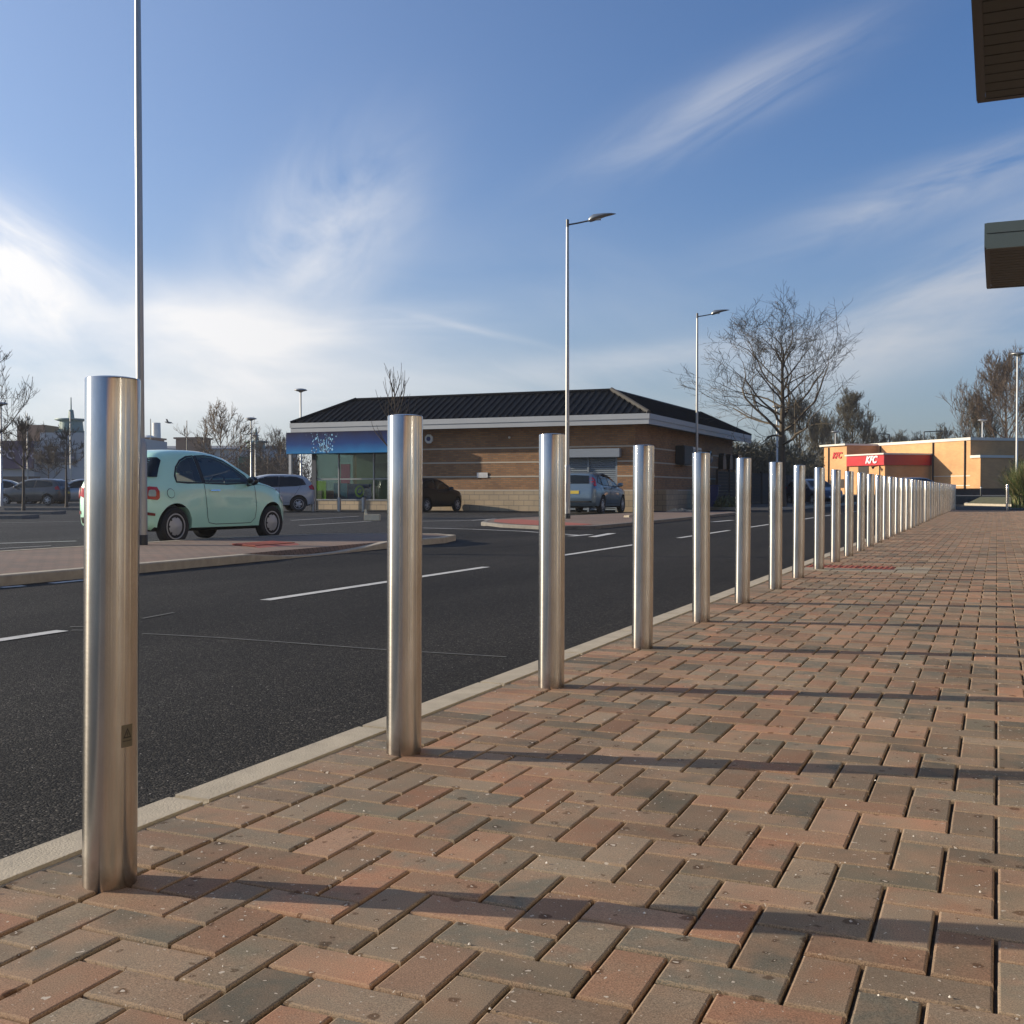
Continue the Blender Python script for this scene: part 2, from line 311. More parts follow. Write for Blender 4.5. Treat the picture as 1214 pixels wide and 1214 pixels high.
def paver_mat(name, pal, scale_spots=True):
    m = bpy.data.materials.new(name); m.use_nodes = True; t = m.node_tree; b = t.nodes['Principled BSDF']
    b.inputs['Specular IOR Level'].default_value = .22
    ge = nn(t, 'ShaderNodeNewGeometry'); co = nn(t, 'ShaderNodeTexCoord'); v = co.outputs['Object']
    cr = nn(t, 'ShaderNodeValToRGB'); cr.color_ramp.interpolation = 'LINEAR'
    e = cr.color_ramp.elements
    e[0].position = 0; e[0].color = (*pal[0], 1); e[1].position = 1; e[1].color = (*pal[-1], 1)
    for i, c in enumerate(pal[1:-1]):
        x = e.new((i + 1) / (len(pal) - 1)); x.color = (*c, 1)
    nz = nn(t, 'ShaderNodeTexNoise'); nz.inputs['Scale'].default_value = 9; nz.inputs['Detail'].default_value = 5; t.links.new(v, nz.inputs['Vector'])
    f = wmath('ADD', ge.outputs['Random Per Island'], wmath('MULTIPLY', wmath('SUBTRACT', nz.outputs['Fac'], .5, tree=t), .35, tree=t), tree=t, clamp=True)
    t.links.new(f, cr.inputs[0])
    # fine aggregate
    n2 = nn(t, 'ShaderNodeTexNoise'); n2.inputs['Scale'].default_value = 420; n2.inputs['Detail'].default_value = 4; t.links.new(v, n2.inputs['Vector'])
    c2 = nn(t, 'ShaderNodeValToRGB'); c2.color_ramp.elements[0].position = .32; c2.color_ramp.elements[1].position = .7
    c2.color_ramp.elements[0].color = (.62, .62, .62, 1); c2.color_ramp.elements[1].color = (1.35, 1.33, 1.3, 1); t.links.new(n2.outputs['Fac'], c2.inputs[0])
    mx = nn(t, 'ShaderNodeMix', data_type='RGBA', blend_type='MULTIPLY'); mx.inputs[0].default_value = 1
    t.links.new(cr.outputs[0], mx.inputs[6]); t.links.new(c2.outputs[0], mx.inputs[7]); cur = mx.outputs[2]
    wn = nn(t, 'ShaderNodeTexWhiteNoise', noise_dimensions='1D'); t.links.new(wmath('MULTIPLY', ge.outputs['Random Per Island'], 913.0, tree=t), wn.inputs['W'])
    bc = wmath('ADD', wmath('MULTIPLY', wn.outputs['Value'], .48, tree=t), .78, tree=t); bcc = nn(t, 'ShaderNodeCombineXYZ')
    for i_ in range(3): t.links.new(bc, bcc.inputs[i_])
    mx = nn(t, 'ShaderNodeMix', data_type='RGBA', blend_type='MULTIPLY'); mx.inputs[0].default_value = 1
    t.links.new(cur, mx.inputs[6]); t.links.new(bcc.outputs[0], mx.inputs[7]); cur = mx.outputs[2]
    # dirt patches
    n4 = nn(t, 'ShaderNodeTexNoise'); n4.inputs['Scale'].default_value = 1.7; n4.inputs['Detail'].default_value = 8; n4.inputs['Roughness'].default_value = .65; t.links.new(v, n4.inputs['Vector'])
    c4 = nn(t, 'ShaderNodeValToRGB'); c4.color_ramp.elements[0].position = .35; c4.color_ramp.elements[1].position = .7
    c4.color_ramp.elements[0].color = (.78, .76, .74, 1); c4.color_ramp.elements[1].color = (1.12, 1.1, 1.06, 1); t.links.new(n4.outputs['Fac'], c4.inputs[0])
    mx = nn(t, 'ShaderNodeMix', data_type='RGBA', blend_type='MULTIPLY'); mx.inputs[0].default_value = 1
    t.links.new(cur, mx.inputs[6]); t.links.new(c4.outputs[0], mx.inputs[7]); cur = mx.outputs[2]
    # sandy edges: light sand caught on the chamfers
    sn = nn(t, 'ShaderNodeSeparateXYZ'); t.links.new(ge.outputs['True Normal'], sn.inputs[0])
    ed = wmath('MULTIPLY', wmath('LESS_THAN', sn.outputs[2], .93, tree=t), wmath('GREATER_THAN', n2.outputs['Fac'], .47, tree=t), tree=t)
    mx = nn(t, 'ShaderNodeMix', data_type='RGBA'); t.links.new(wmath('MULTIPLY', ed, .45, tree=t), mx.inputs[0]); t.links.new(cur, mx.inputs[6]); mx.inputs[7].default_value = (.34, .24, .15, 1); cur = mx.outputs[2]
    # damp spots round grit: voronoi cells, only some of them
    for (sc, thr, r1, r2) in ((11.0, .45, .17, .050), (21.0, .50, .15, .070), (43, .40, .0, .075)):
        vo = nn(t, 'ShaderNodeTexVoronoi', voronoi_dimensions='2D'); vo.inputs['Scale'].default_value = sc
        dn = nn(t, 'ShaderNodeVectorMath', operation='MULTIPLY_ADD'); n6 = nn(t, 'ShaderNodeTexNoise'); n6.inputs['Scale'].default_value = 60; t.links.new(v, n6.inputs['Vector'])
        t.links.new(n6.outputs['Color'], dn.inputs[0]); dn.inputs[1].default_value = (.022, .022, 0); t.links.new(v, dn.inputs[2]); t.links.new(dn.outputs[0], vo.inputs['Vector'])
        s3 = nn(t, 'ShaderNodeSeparateColor'); t.links.new(vo.outputs['Color'], s3.inputs[0])
        on = wmath('GREATER_THAN', s3.outputs[0], thr, tree=t)
        if r1:
            rad = wmath('MULTIPLY', s3.outputs[1], r1, tree=t)
            dk = wmath('MULTIPLY', wmath('MULTIPLY', wmath('SUBTRACT', rad, vo.outputs['Distance'], tree=t), 30, tree=t, clamp=True), on, tree=t)
            mx = nn(t, 'ShaderNodeMix', data_type='RGBA', blend_type='MULTIPLY'); t.links.new(wmath('MULTIPLY', dk, .75, tree=t), mx.inputs[0]); t.links.new(cur, mx.inputs[6]); mx.inputs[7].default_value = (.36, .28, .22, 1); cur = mx.outputs[2]
        wt = wmath('MULTIPLY', wmath('LESS_THAN', vo.outputs['Distance'], wmath('MULTIPLY', s3.outputs[2], r2, tree=t), tree=t), on, tree=t)
        mx = nn(t, 'ShaderNodeMix', data_type='RGBA'); t.links.new(wt, mx.inputs[0]); t.links.new(cur, mx.inputs[6]); mx.inputs[7].default_value = (.50, .44, .37, 1); cur = mx.outputs[2]
    t.links.new(cur, b.inputs['Base Color'])
    b.inputs['Roughness'].default_value = .78
    bp = nn(t, 'ShaderNodeBump'); bp.inputs['Strength'].default_value = .32; bp.inputs['Distance'].default_value = .0016
    t.links.new(n2.outputs['Fac'], bp.inputs['Height']); t.links.new(bp.outputs[0], b.inputs['Normal'])
    return m
PAL = [(.170, .150, .112), (.260, .180, .122), (.300, .175, .112), (.270, .200, .140), (.215, .180, .135), (.345, .185, .115), (.270, .185, .125), (.150, .140, .112), (.275, .190, .130), (.240, .190, .140), (.320, .205, .140)]
PAL = [tuple(c * .96 + (sum(p) / 3) * .09 for c in p) for p in PAL]
M_paver = paver_mat('brindle block paving', PAL)
M_tact = mat('red tactile paving', (.32, .085, .055), .8, var=.25, vscale=12, bump=.3, bscale=120)
M_slab = mat('concrete flag', (.26, .22, .165), .9, var=.15, vscale=10, bump=.3, bscale=150)
# ---------------------------------------------------------------- ground, road, kerbs, paving
ROADZ = -0.06; ISLZ = 0.035; LOTZ = -0.056
PX0 = -1.80            # inner kerb line
PAVE_END = 46.5
mb = MB(); mb.add([(-1500, -300, -.075), (900, -300, -.075), (900, 1800, -.075), (-1500, 1800, -.075)], [(0, 1, 2, 3)])
struct(mb.build('ground', M_asph_far))
mb = MB(); mb.add([(-11.0, -30, ROADZ), (PX0 - .12, -30, ROADZ), (PX0 - .12, 140, ROADZ), (-11.0, 140, ROADZ)], [(0, 1, 2, 3)])
struct(mb.build('road', M_asph))
# near kerb: individual 0.915 m stones with tiny joints, one structure
mb = MB()
y = -6.0
while y < PAVE_END + .5:
    mb.box(PX0 - .125, PX0, y + .003, y + .912, -.2, .004 + rnd.uniform(-.0004, .0004)); y += .915
struct(mb.build('kerb', M_kerb, bevel=.009))
# pavement bed
mb = MB(); mb.box(PX0, 3.9, -6, PAVE_END + .3, -.3, -.0115)
struct(mb.build('pavement_bed', M_sand))

def brick_prof(detail):
    return [(0.0, -.03), (0.0, -.0052), (.0014, -.0015), (.0046, 0)] if detail else [(0.0, -.02), (0.0, -.0045), (.004, 0)]
def lay_brick(mb, x0, x1, y0, y1, z, detail, m=0, gap=.0032):
    tx, ty = rnd.gauss(0, .004), rnd.gauss(0, .004); z += rnd.gauss(0, .0007)
    j = .0007
    x0 += gap + rnd.uniform(-j, j); x1 -= gap + rnd.uniform(-j, j); y0 += gap + rnd.uniform(-j, j); y1 -= gap + rnd.uniform(-j, j)
    cx, cy = (x0 + x1) / 2, (y0 + y1) / 2
    vs = []; fs = []; pr = brick_prof(detail)
    for (i, dz) in pr:
        for (x, y) in ((x0 + i, y0 + i), (x1 - i, y0 + i), (x1 - i, y1 - i), (x0 + i, y1 - i)):
            vs.append((x, y, z + dz + (x - cx) * tx + (y - cy) * ty))
    for r in range(len(pr) - 1):
        for k in range(4):
            k2 = (k + 1) % 4; fs.append((r * 4 + k, r * 4 + k2, r * 4 + 4 + k2, r * 4 + 4 + k))
    q = (len(pr) - 1) * 4
    fs.append((q, q + 1, q + 2, q + 3)); mb.add(vs, fs, m)
TACT = (11.15, 11.95)    # Y extent of the small crossing inset
def in_inset(xa, ya): return (TACT[0] - .09 < ya < TACT[0] + .84) and xa < -.56
mb = MB()
# soldier course along the kerb
y = .3
while y < PAVE_END:
    if not in_inset(-1.7, y): lay_brick(mb, PX0 + .002, PX0 + .202, y, y + .1, 0, y < 14)
    y += .1
X0 = PX0 + .204
nx = int((3.2 - X0) / .1); ny = int(PAVE_END / .1)
for j in range(4, ny):
    yv = j * .1
    xmax = 1.3 + .05 * yv
    for i in range(-1, nx):
        xv = X0 + i * .1
        if xv > xmax: break
        c = (i + j) % 4
        if c == 0: a, b_ = max(xv, X0), xv + .2; y0, y1 = yv, yv + .1
        elif c == 2: a, b_ = xv, xv + .1; y0, y1 = yv, yv + .2
        else: continue
        if a < X0 - .001 or b_ - a < .05 or in_inset((a + b_) / 2, (y0 + y1) / 2): continue
        lay_brick(mb, a, b_, y0, y1, 0, yv < 14)
struct(mb.build('pavement', M_paver))
# crossing inset: red tactile strip and plain flags
mb = MB()
for k in range(5):
    x_ = PX0 + .02 + k * .17
    lay_brick(mb, x_, x_ + .168, TACT[0] + .38, TACT[0] + .78, .0, True, 0)
    for q in range(3): mb.box(x_ + .02 + q * .05, x_ + .04 + q * .05, TACT[0] + .40, TACT[0] + .76, -.001, .006)
struct(mb.build('tactile_paving', M_tact))
mb = MB()
for k in range(2): x_ = PX0 + .02 + (5 + k) * .17; lay_brick(mb, x_, x_ + .168, TACT[0] + .38, TACT[0] + .78, 0, True)
for k in range(4): lay_brick(mb, PX0 + .02 + k * .2975, PX0 + .02 + k * .2975 + .2955, TACT[0] - .03, TACT[0] + .37, 0, True)
struct(mb.build('paving_flags', M_slab))
mb = MB()
for k in range(260):
    y = .7 + 6 * rnd.random() ** 1.6; x = rnd.uniform(PX0 + .02, .9 + .1 * y); r = rnd.uniform(.0012, .0032)
    vs = [(x + r * math.cos(a) * rnd.uniform(.7, 1.2), y + r * math.sin(a) * rnd.uniform(.7, 1.2), rnd.uniform(.001, .002)) for a in [i * 1.047 for i in range(6)]]
    vs.append((x, y, .002 + r)); mb.add(vs, [(i, (i + 1) % 6, 6) for i in range(6)])
M_peb = mat('pale grit', (.62, .58, .52), .6)
tag(mb.build('grit', M_peb), 'tiny pale stones scattered over the brick paving', 'grit', kind='stuff')

# road markings (worn white paint 4 mm above the road)
def strip(mb, pts, w, z, m=0):
    L_, R_ = [], []
    for i, p in enumerate(pts):
        a = Vector(pts[max(i - 1, 0)]); b = Vector(pts[min(i + 1, len(pts) - 1)]); t = (b - a).normalized(); n = Vector((-t.y, t.x)) * w / 2
        L_.append((p[0] + n.x, p[1] + n.y, z)); R_.append((p[0] - n.x, p[1] - n.y, z))
    k = len(pts)
    mb.add(R_ + L_, [(i, i + 1, k + i + 1, k + i) for i in range(k - 1)], m)
def G(px, py, z=ROADZ):
    d = 1320 * (CAM_H - z) / (py - 581); return W(px, d)
mb = MB()
y = -5.0
while y < 70:
    strip(mb, [(-5.1, y), (-5.1, y + 4.0)], .10, ROADZ + .004); y += 6.0
y = 45
strip(mb, [G(0, 697), G(28, 695)], .10, ROADZ + .004); strip(mb, [G(60, 692), G(100, 688)], .10, ROADZ + .004); strip(mb, [G(175, 683), G(205, 679.5)], .0, ROADZ + .004)
mb2 = MB()
strip(mb2, [G(82, 744), G(98, 744)], .03, ROADZ + .004); strip(mb2, [G(84, 748), G(98, 748)], .03, ROADZ + .004)
strip(mb2, [G(168, 734), G(205, 727)], .025, ROADZ + .004)
strip(mb2, [G(168, 752), G(260, 757), G(330, 762), G(450, 771), G(600, 780)], .022, ROADZ + .004)
# side-road mouth: give way lines and lane edges
strip(mb, [G(500, 626), G(560, 627.5), G(620, 630), G(690, 635)], .10, ROADZ + .004)
for a, b_ in (((676, 636), (700, 634)), ((702, 637), (726, 632.5)), ((845, 619), (868, 617))): strip(mb, [G(*a), G(*b_)], .16, ROADZ + .006)
struct(mb.build('road_markings', M_white)); struct(mb2.build('faded_road_markings', M_wornw))
mb = MB()
strip(mb, [G(497, 618, -.07), G(560, 617, -.07), G(588, 615, -.07)], .10, -.068)
strip(mb, [G(355, 623, -.07), G(440, 618, -.07)], .09, -.068)
strip(mb, [G(-60, 646, -.07), G(40, 643, -.07), G(90, 641.5, -.07)], .12, -.068)
strip(mb, [G(-30, 652, -.07), G(60, 647, -.07)], .05, -.068)
strip(mb, [G(345, 617, -.07), G(425, 612, -.07)], .08, -.068)
strip(mb, [G(0, 620, -.07), G(95, 618, -.07)], .06, -.068)
struct(mb.build('car_park_markings', M_white))

# traffic islands with kerbs
def island(name, poly, top=ISLZ, kerbm=M_kerb, w=.13, surf=None, ramp=None):
    n = len(poly); P = [Vector(p) for p in poly]
    inner = []
    for i in range(n):
        a, b_, c = P[i - 1], P[i], P[(i + 1) % n]
        t1 = (b_ - a).normalized(); t2 = (c - b_).normalized(); nr = Vector((-(t1 + t2).y, (t1 + t2).x)).normalized()
        inner.append(b_ + nr * w)
    mb = MB()
    zt = lambda p: top if ramp is None else top - .085 * max(0, min(1, 1 - abs(p.y - ramp[0]) / ramp[1])) ** .5 * (1 if p.x > ramp[2] else 0)
    vs = [(p.x, p.y, -.2) for p in P] + [(p.x, p.y, zt(p) - .012) for p in P] + [(p.x * .93 + q.x * .07, p.y * .93 + q.y * .07, zt(p)) for p, q in zip(P, inner)] + [(q.x, q.y, zt(q) - .0) for q in inner]
    fs = []
    for r in range(3):
        for i in range(n): i2 = (i + 1) % n; fs.append((r * n + i, r * n + i2, (r + 1) * n + i2, (r + 1) * n + i))
    mb.add(vs, fs); struct(mb.build(name + '_kerb', kerbm, smooth=30))
    mb = MB(); mb.add([(q.x, q.y, zt(q) - .004) for q in inner], [tuple(range(n))])
    me = struct(mb.build(name, surf or M_isl)); return me
M_isl = bricks_mat('island block paving', (.225, .145, .105), (.165, .125, .10), (.07, .055, .04), .2, .1, .006, .3)
# brick texture on horizontal surfaces: use x / y instead of x+y / z
t = M_isl.node_tree
for l in list(t.links):
    if l.to_node.type == 'TEX_BRICK' and l.to_socket.name == 'Vector': src = [n for n in t.nodes if n.type == 'TEX_COORD'][0]; t.links.new(src.outputs['Object'], l.to_socket)
def dense(poly, step=.6):
    out = []
    for i in range(len(poly)):
        a, b_ = Vector(poly[i]), Vector(poly[(i + 1) % len(poly)]); n = max(1, int((b_ - a).length / step))
        out += [tuple(a.lerp(b_, k / n)) for k in range(n)]
    return out
isl1 = [(-8.15, -16), (-8.05, 4), (-7.95, 8), (-7.95, 12), (-8.05, 14.6), (-8.0, 15.7), (-8.25, 16.6), (-8.8, 17.0), (-9.6, 16.9), (-10.5, 16.2), (-10.95, 15.0), (-11.2, 13.2), (-11.25, 8), (-11.25, -16)]
island('traffic_island', dense(isl1), ramp=(12.2, 1.5, -9.0))
a = G(582, 620)
isl2 = [(-7.9, 22.6), (-7.9, 26), (-8.0, 31), (-8.2, 38.5), (-8.9, 39.8), (-10.2, 39.6), (-11.2, 37.5), (-11.9, 32), (-12.3, 28.4), (-12.2, 26.3), (-11.4, 24.3), (-10.2, 22.8), (-8.8, 21.9)]
island('second_traffic_island', dense(isl2), top=.015, kerbm=M_kerbd)
mb = MB()
# tactile patches on the islands (ribs across)
def tact_patch(poly, z, ribs=True):
    c = sum((Vector(p) for p in poly), Vector((0, 0))) / len(poly)
    mb.add([(p[0], p[1], z) for p in poly], [tuple(range(len(poly)))])
mb.add([(-8.16, 11.3, -.030), (-8.16, 12.25, -.030), (-8.9, 12.95, .046), (-9.6, 13.3, .046), (-9.6, 12.35, .046), (-8.9, 12.0, .046)], [(0, 1, 2, 5), (5, 2, 3, 4)])
for k in range(9):
    f = k / 9; x0_ = -8.95 - f * .6; mb.box(x0_ - .02, x0_ + .02, 12.05 + f * .3, 12.95 + f * .3, .03, .056)
mb.add([(-8.3, 22.9, .017), (-8.3, 23.6, .017), (-11.4, 26.8, .017), (-11.9, 26.2, .017), (-11.1, 24.4, .017), (-10, 23.1, .017), (-9, 22.35, .017)], [tuple(range(7))])
struct(mb.build('island_tactile_paving', M_tact))
# small kerbed planting islands in the far car park
def small_island(name, x0, x1, y0, y1, surf, h=.1, kerbm=M_kerbd):
    return island(name, [(x1, y0), (x1, y1), (x0, y1), (x0, y0)], top=h - .07, surf=surf, kerbm=kerbm)
M_soil = mat('planting soil', (.07, .055, .04), .95, var=.4, vscale=3, bump=.8, bscale=20)
M_grass = mat('winter grass', (.085, .085, .045), .95, var=.35, vscale=6, bump=1.0, bscale=40)
for (pa, pb, d) in ((-140, 62, 39), (5, 190, 47), (-60, 120, 60), (-200, 26, 33)):
    x0, y0 = W(pa, d); x1, y1 = W(pb, d)
    t1 = Vector((x1 - x0, y1 - y0)).normalized(); nr = Vector((-t1.y, t1.x)) * 1.2
    island('planting_island', [(x0, y0), (x1, y1), (x1 + nr.x, y1 + nr.y), (x0 + nr.x, y0 + nr.y)], top=.03, kerbm=M_kerbd, surf=M_soil)
# planted verge by the fence, right of the service building
verge = [(-8.6, 47.0), (-7.9, 50), (-7.6, 64), (-7.6, 92), (-11.9, 92), (-11.9, 62), (-11.4, 47.4), (-10.0, 46.4)]
island('planted_verge', dense(verge, 1.0), top=.05, surf=M_soil)
# end of the pavement: cross road, then raised grass verge and the restaurant plot
KX, KY = W(1150, 85)
def K(u, v):           # restaurant plot frame: u recedes, v comes out to the left (camera frame az -17.4 deg)
    x, d = 34.97 - .299 * u - .954 * v, 85 + .954 * u - .299 * v
    return (x * CY - d * SY, x * SY + d * CY)
mb = MB(); 
pl = [K(-14, 16), K(-16, 2), K(-30, -6), K(-34, -60), K(60, -60), K(60, 22), K(14, 22)]
n = len(pl); mb.add([(x, y, -.2) for x, y in pl] + [(x, y, .42) for x, y in pl], [tuple(range(n, 2 * n))] + [(i, (i + 1) % n, n + (i + 1) % n, n + i) for i in range(n)])
bm_o = struct(mb.build('raised_plot', mat('plot asphalt', (.07, .07, .066), .9, var=.3, vscale=2)))
vg = [W(1146, 62), W(1300, 52), W(1420, 60), W(1300, 76), W(1160, 76), W(1150, 72)]
mb = MB(); n = len(vg)
c = sum((Vector(p) for p in vg), Vector((0, 0))) / n
inn = [tuple(Vector(p).lerp(c, .16)) for p in vg]
mb.add([(x, y, -.1) for x, y in vg] + [(x, y, .03) for x, y in vg] + [(x, y, .38) for x, y in inn], [tuple(range(2 * n, 3 * n))] + [(r * n + i, r * n + (i + 1) % n, (r + 1) * n + (i + 1) % n, (r + 1) * n + i) for r in (0, 1) for i in range(n)])
struct(mb.build('grass_verge', M_grass))
mb = MB()
for a, b_ in ((vg[0], vg[1]), (vg[5], vg[0])):
    A, B = Vector(a), Vector(b_); t1 = (B - A).normalized(); nr = Vector((t1.y, -t1.x)) * .14
    mb.add([(A.x, A.y, -.1), (B.x, B.y, -.1), (B.x + nr.x, B.y + nr.y, -.1), (A.x + nr.x, A.y + nr.y, -.1), (A.x, A.y, .045), (B.x, B.y, .045), (B.x + nr.x, B.y + nr.y, .045), (A.x + nr.x, A.y + nr.y, .045)],
           [(0, 1, 2, 3), (7, 6, 5, 4), (0, 4, 5, 1), (1, 5, 6, 2), (2, 6, 7, 3), (3, 7, 4, 0)])
struct(mb.build('verge_kerb', M_kerb))

# ---------------------------------------------------------------- steel bollards
def bollard_mesh(r=.0520, h=1.0, n=64):
    mb = MB()
    mb.lathe([(r, -.06), (r, 0), (r, .25), (r, .5), (r, .75), (r, h - .004), (r - .0012, h - .0012), (r - .004, h), (r - .0046, h - .0004), (r - .0052, h + .0002), (r * .6, h + .0028), (.002, h + .004)], n)
    return mb
B0 = bollard_mesh().build('bollard', M_steel, smooth=35)
names = ['nearest', 'second', 'third', 'fourth', 'fifth', 'sixth', 'seventh', 'eighth', 'ninth', 'tenth', 'eleventh', 'twelfth', 'thirteenth', 'fourteenth', 'fifteenth', 'sixteenth', 'seventeenth', 'eighteenth', 'nineteenth', 'twentieth']
back = {1: ', hiding the end of the blue sign', 2: ', before the brick wall', 3: ', beside the grey roller shutter', 4: ', before the farther tall lamp', 5: ', before the dark fence', 6: ', before the bare tree',
        7: ', right of the bare tree', 8: ', left of the restaurant'}
NB = 41
for i in range(NB):
    o = B0 if i == 0 else B0.copy()
    if i: COL.objects.link(o)
    o.location = (-1.615 + (rnd.uniform(-.012, .012) if i > 1 else 0), 1.70 + 1.2 * i, 0)
    lean = {0: 1.15, 1: .45, 2: .15}.get(i, rnd.uniform(-.25, .35))
    o.rotation_euler = (R(rnd.uniform(-.15, .15)) + R(-SY * lean) * 0, R(lean), R(rnd.uniform(0, 0)))
    if i == 0: lab = 'nearest brushed steel bollard, large at the left, with a warning triangle sticker'
    elif i < 20: lab = names[i] + ' steel bollard counted from the camera' + back.get(i, '')
    elif i == NB - 1: lab = 'last and farthest brushed steel bollard at the end of the kerbside row'
    elif i == NB - 2: lab = 'last but one brushed steel bollard at the far end of the row'
    else:
        k = NB - i
        lab = (names[k - 1] if k <= 20 else 'twenty-first') + ' steel bollard counted back from the far end of the row'
    tag(o, lab, 'bollard', 'steel bollards in a row along the kerb')
b1 = B0
# sticker on the first bollard: faces the camera, right half
def on_cyl(ang, z, r=.0524): return Vector((r * math.cos(ang), r * math.sin(ang), z))
camang = math.atan2(0 - b1.location.y, 0 - b1.location.x)
def cyl_patch(mb, pts, m=0, r=.0524):   # pts in (arc metres, z) round the sticker centre
    mb.add([on_cyl(ca + u / .0520, z0 + v, r) for u, v in pts], [tuple(range(len(pts)))], m)
ca = camang + R(36); z0 = .300
st = MB(); 
for k in range(8):
    u0 = -.0125 + k * .025 / 8; u1 = u0 + .025 / 8
    cyl_patch(st, [(u0, -.022), (u1, -.022), (u1, .022), (u0, .022)])
S1 = st.build('warning_sticker', mat('smoked sticker film', (.10, .085, .06), .45), b1)
tr = MB()
def ring(pts, w):
    c_ = (sum(p[0] for p in pts) / len(pts), sum(p[1] for p in pts) / len(pts))
    ins = [(p[0] + (c_[0] - p[0]) * w, p[1] + (c_[1] - p[1]) * w) for p in pts]
    n_ = len(pts)
    for i in range(n_):
        for k in range(4):
            def lp(a, b__, f): return (a[0] + (b__[0] - a[0]) * f, a[1] + (b__[1] - a[1]) * f)
            A, B = lp(pts[i], pts[(i + 1) % n_], k / 4), lp(pts[i], pts[(i + 1) % n_], (k + 1) / 4)
            C, D = lp(ins[i], ins[(i + 1) % n_], (k + 1) / 4), lp(ins[i], ins[(i + 1) % n_], k / 4)
            cyl_patch(tr, [A, B, C, D], r=.0527)
ring([(-.0095, -.004), (.0095, -.004), (0, .0165)], .38)
cyl_patch(tr, [(-.0008, .0015), (.0008, .0015), (.0010, .0075), (-.0010, .0075)], r=.0527)
cyl_patch(tr, [(-.0008, -.0008), (.0008, -.0008), (.0008, .0007), (-.0008, .0007)], r=.0527)
for k in range(5): cyl_patch(tr, [(-.0095 + k * .004, -.0105), (-.0062 + k * .004, -.0105), (-.0062 + k * .004, -.0085), (-.0095 + k * .004, -.0085)], r=.0527)
tr.build('warning_symbol', M_black, S1)

# the lone bollard at the far right end of the pavement
o = B0.copy(); COL.objects.link(o); x, y = W(1194, 44.0); o.location = (x, y, 0); o.rotation_euler = (0, 0, 0)
tag(o, 'lone steel bollard standing apart before the feathery grass clump', 'bollard')
x, y = W(1163, 70)
mb = MB(); mb.lathe([(.06, 0), (.06, .72), (.055, .75), (.01, .76)], 16)
mb.lathe([(.0605, .60), (.0605, .68)], 16, 1)
o = mb.build('marker_post', [M_black, M_white], smooth=40); o.location = (x, y, .3); tag(o, 'short dark marker post with a white band in front of the restaurant corner', 'post')
for i, px in enumerate((371, 402, 431)):
    x, y = W(px, 44.2)
    mb = MB(); mb.lathe([(.075, 0), (.075, .52), (.07, .55), (.01, .56)], 16)
    o = mb.build('short_bollard', M_galv, smooth=40); o.location = (x, y, -.07)
    tag(o, ['left', 'middle', 'right'][i] + 'most'.replace('middlemost', '') * (i != 1) + ' of the three short grey bollards before the glass shopfront', 'bollard', 'short bollards before the shopfront')

# ---------------------------------------------------------------- lamp posts
def road_lamp(loc, label, s=1.0, h=8.0, rz=0):
    t_ = thing('street_lamp', label, 'street lamp', loc, rz, 'tall street lamps on the islands')
    mb = MB(); mb.lathe([(.055, 1.45), (.052, 3), (.045, 6), (.038, h)], 16); mb.build('column', M_galv, t_, smooth=40)
    mb = MB(); mb.lathe([(.085, .0), (.085, 1.38), (.056, 1.45)], 16); mb.box(-.03, .03, -.0865, -.080, .45, .95); bs = mb.build('base_section', M_galv, t_, smooth=40)
    mb = MB(); mb.lathe([(.088, -.06), (.088, .13), (.0855, .135)], 16); mb.build('foot_band', M_black, bs, smooth=40)
    mb = MB(); mb.tube([(0, 0, h - .12), (.25, 0, h - .09), (.62, 0, h - .03)], [.022, .022, .022], 8); mb.lathe([(.042, h - .18), (.042, h + .02), (.01, h + .03)], 12); mb.build('arm', M_dkmetal, t_, smooth=40)
    # lantern: blunt rounded rear, flat tapering blade
    pts = [(.56, h - .03), (.62, h - .01), (.70, h + .02), (.82, h + .045), (1.0, h + .085), (1.18, h + .105), (1.30, h + .11)]
    half = [.04, .09, .115, .13, .12, .085, .015]; th = [.035, .095, .11, .09, .055, .032, .008]
    vs = []; n = 12
    for (x, z), w, q in zip(pts, half, th):
        for k in range(n):
            a = 2 * math.pi * k / n; vs.append((x, w * math.cos(a), z + q * math.sin(a) * (1 if math.sin(a) > 0 else .7)))
    fs = [(i * n + k, i * n + (k + 1) % n, (i + 1) * n + (k + 1) % n, (i + 1) * n + k) for i in range(len(pts) - 1) for k in range(n)] + [tuple(range(n - 1, -1, -1)), tuple((len(pts) - 1) * n + k for k in range(n))]
    mb = MB(); mb.add(vs, fs); ln = mb.build('lantern', mat('grey lantern metal', (.28, .29, .29), .3, metal=.7), t_, smooth=50)
    mb = MB(); mb.box(.72, .90, -.05, .05, h - .030, h + .0); mb.build('lamp_lens', M_lens, ln)
    return t_
x, y = W(167, 15.2); road_lamp((x, y, ISLZ), 'nearest tall galvanised street lamp rising behind the first bollard, its top out of view')
x, y = W(672.5, 30.0); road_lamp((x, y, .01), 'tall galvanised street lamp in front of the service building, lantern arm to the right', rz=R(12))
x, y = W(826, 46.0); road_lamp((x, y, .04), 'farther tall street lamp beside the bare tree, in front of the dark end wall', rz=R(12))
def disc_lamp(px, pytop, d, label, r=.36, base=-.07, double=False):
    x, y = W(px, d); h = ZP(pytop, d) - base
    t_ = thing('disc_lamp', label, 'street lamp', (x, y, base), 0, 'lamp posts with round disc heads')
    mb = MB(); mb.lathe([(.09, 0), (.085, 1.2), (.055, 1.25), (.045, h - .2)], 12); mb.build('column', M_whitepaint if px > 800 else M_galv, t_, smooth=40)
    mb = MB(); mb.lathe([(.05, h - .22), (.12, h - .17), (r, h - .10), (r, h - .08), (r * .8, h - .03), (r * .4, h), (.02, h + .01)], 20)
    mb.build('lamp_head', M_galv, t_, smooth=40)
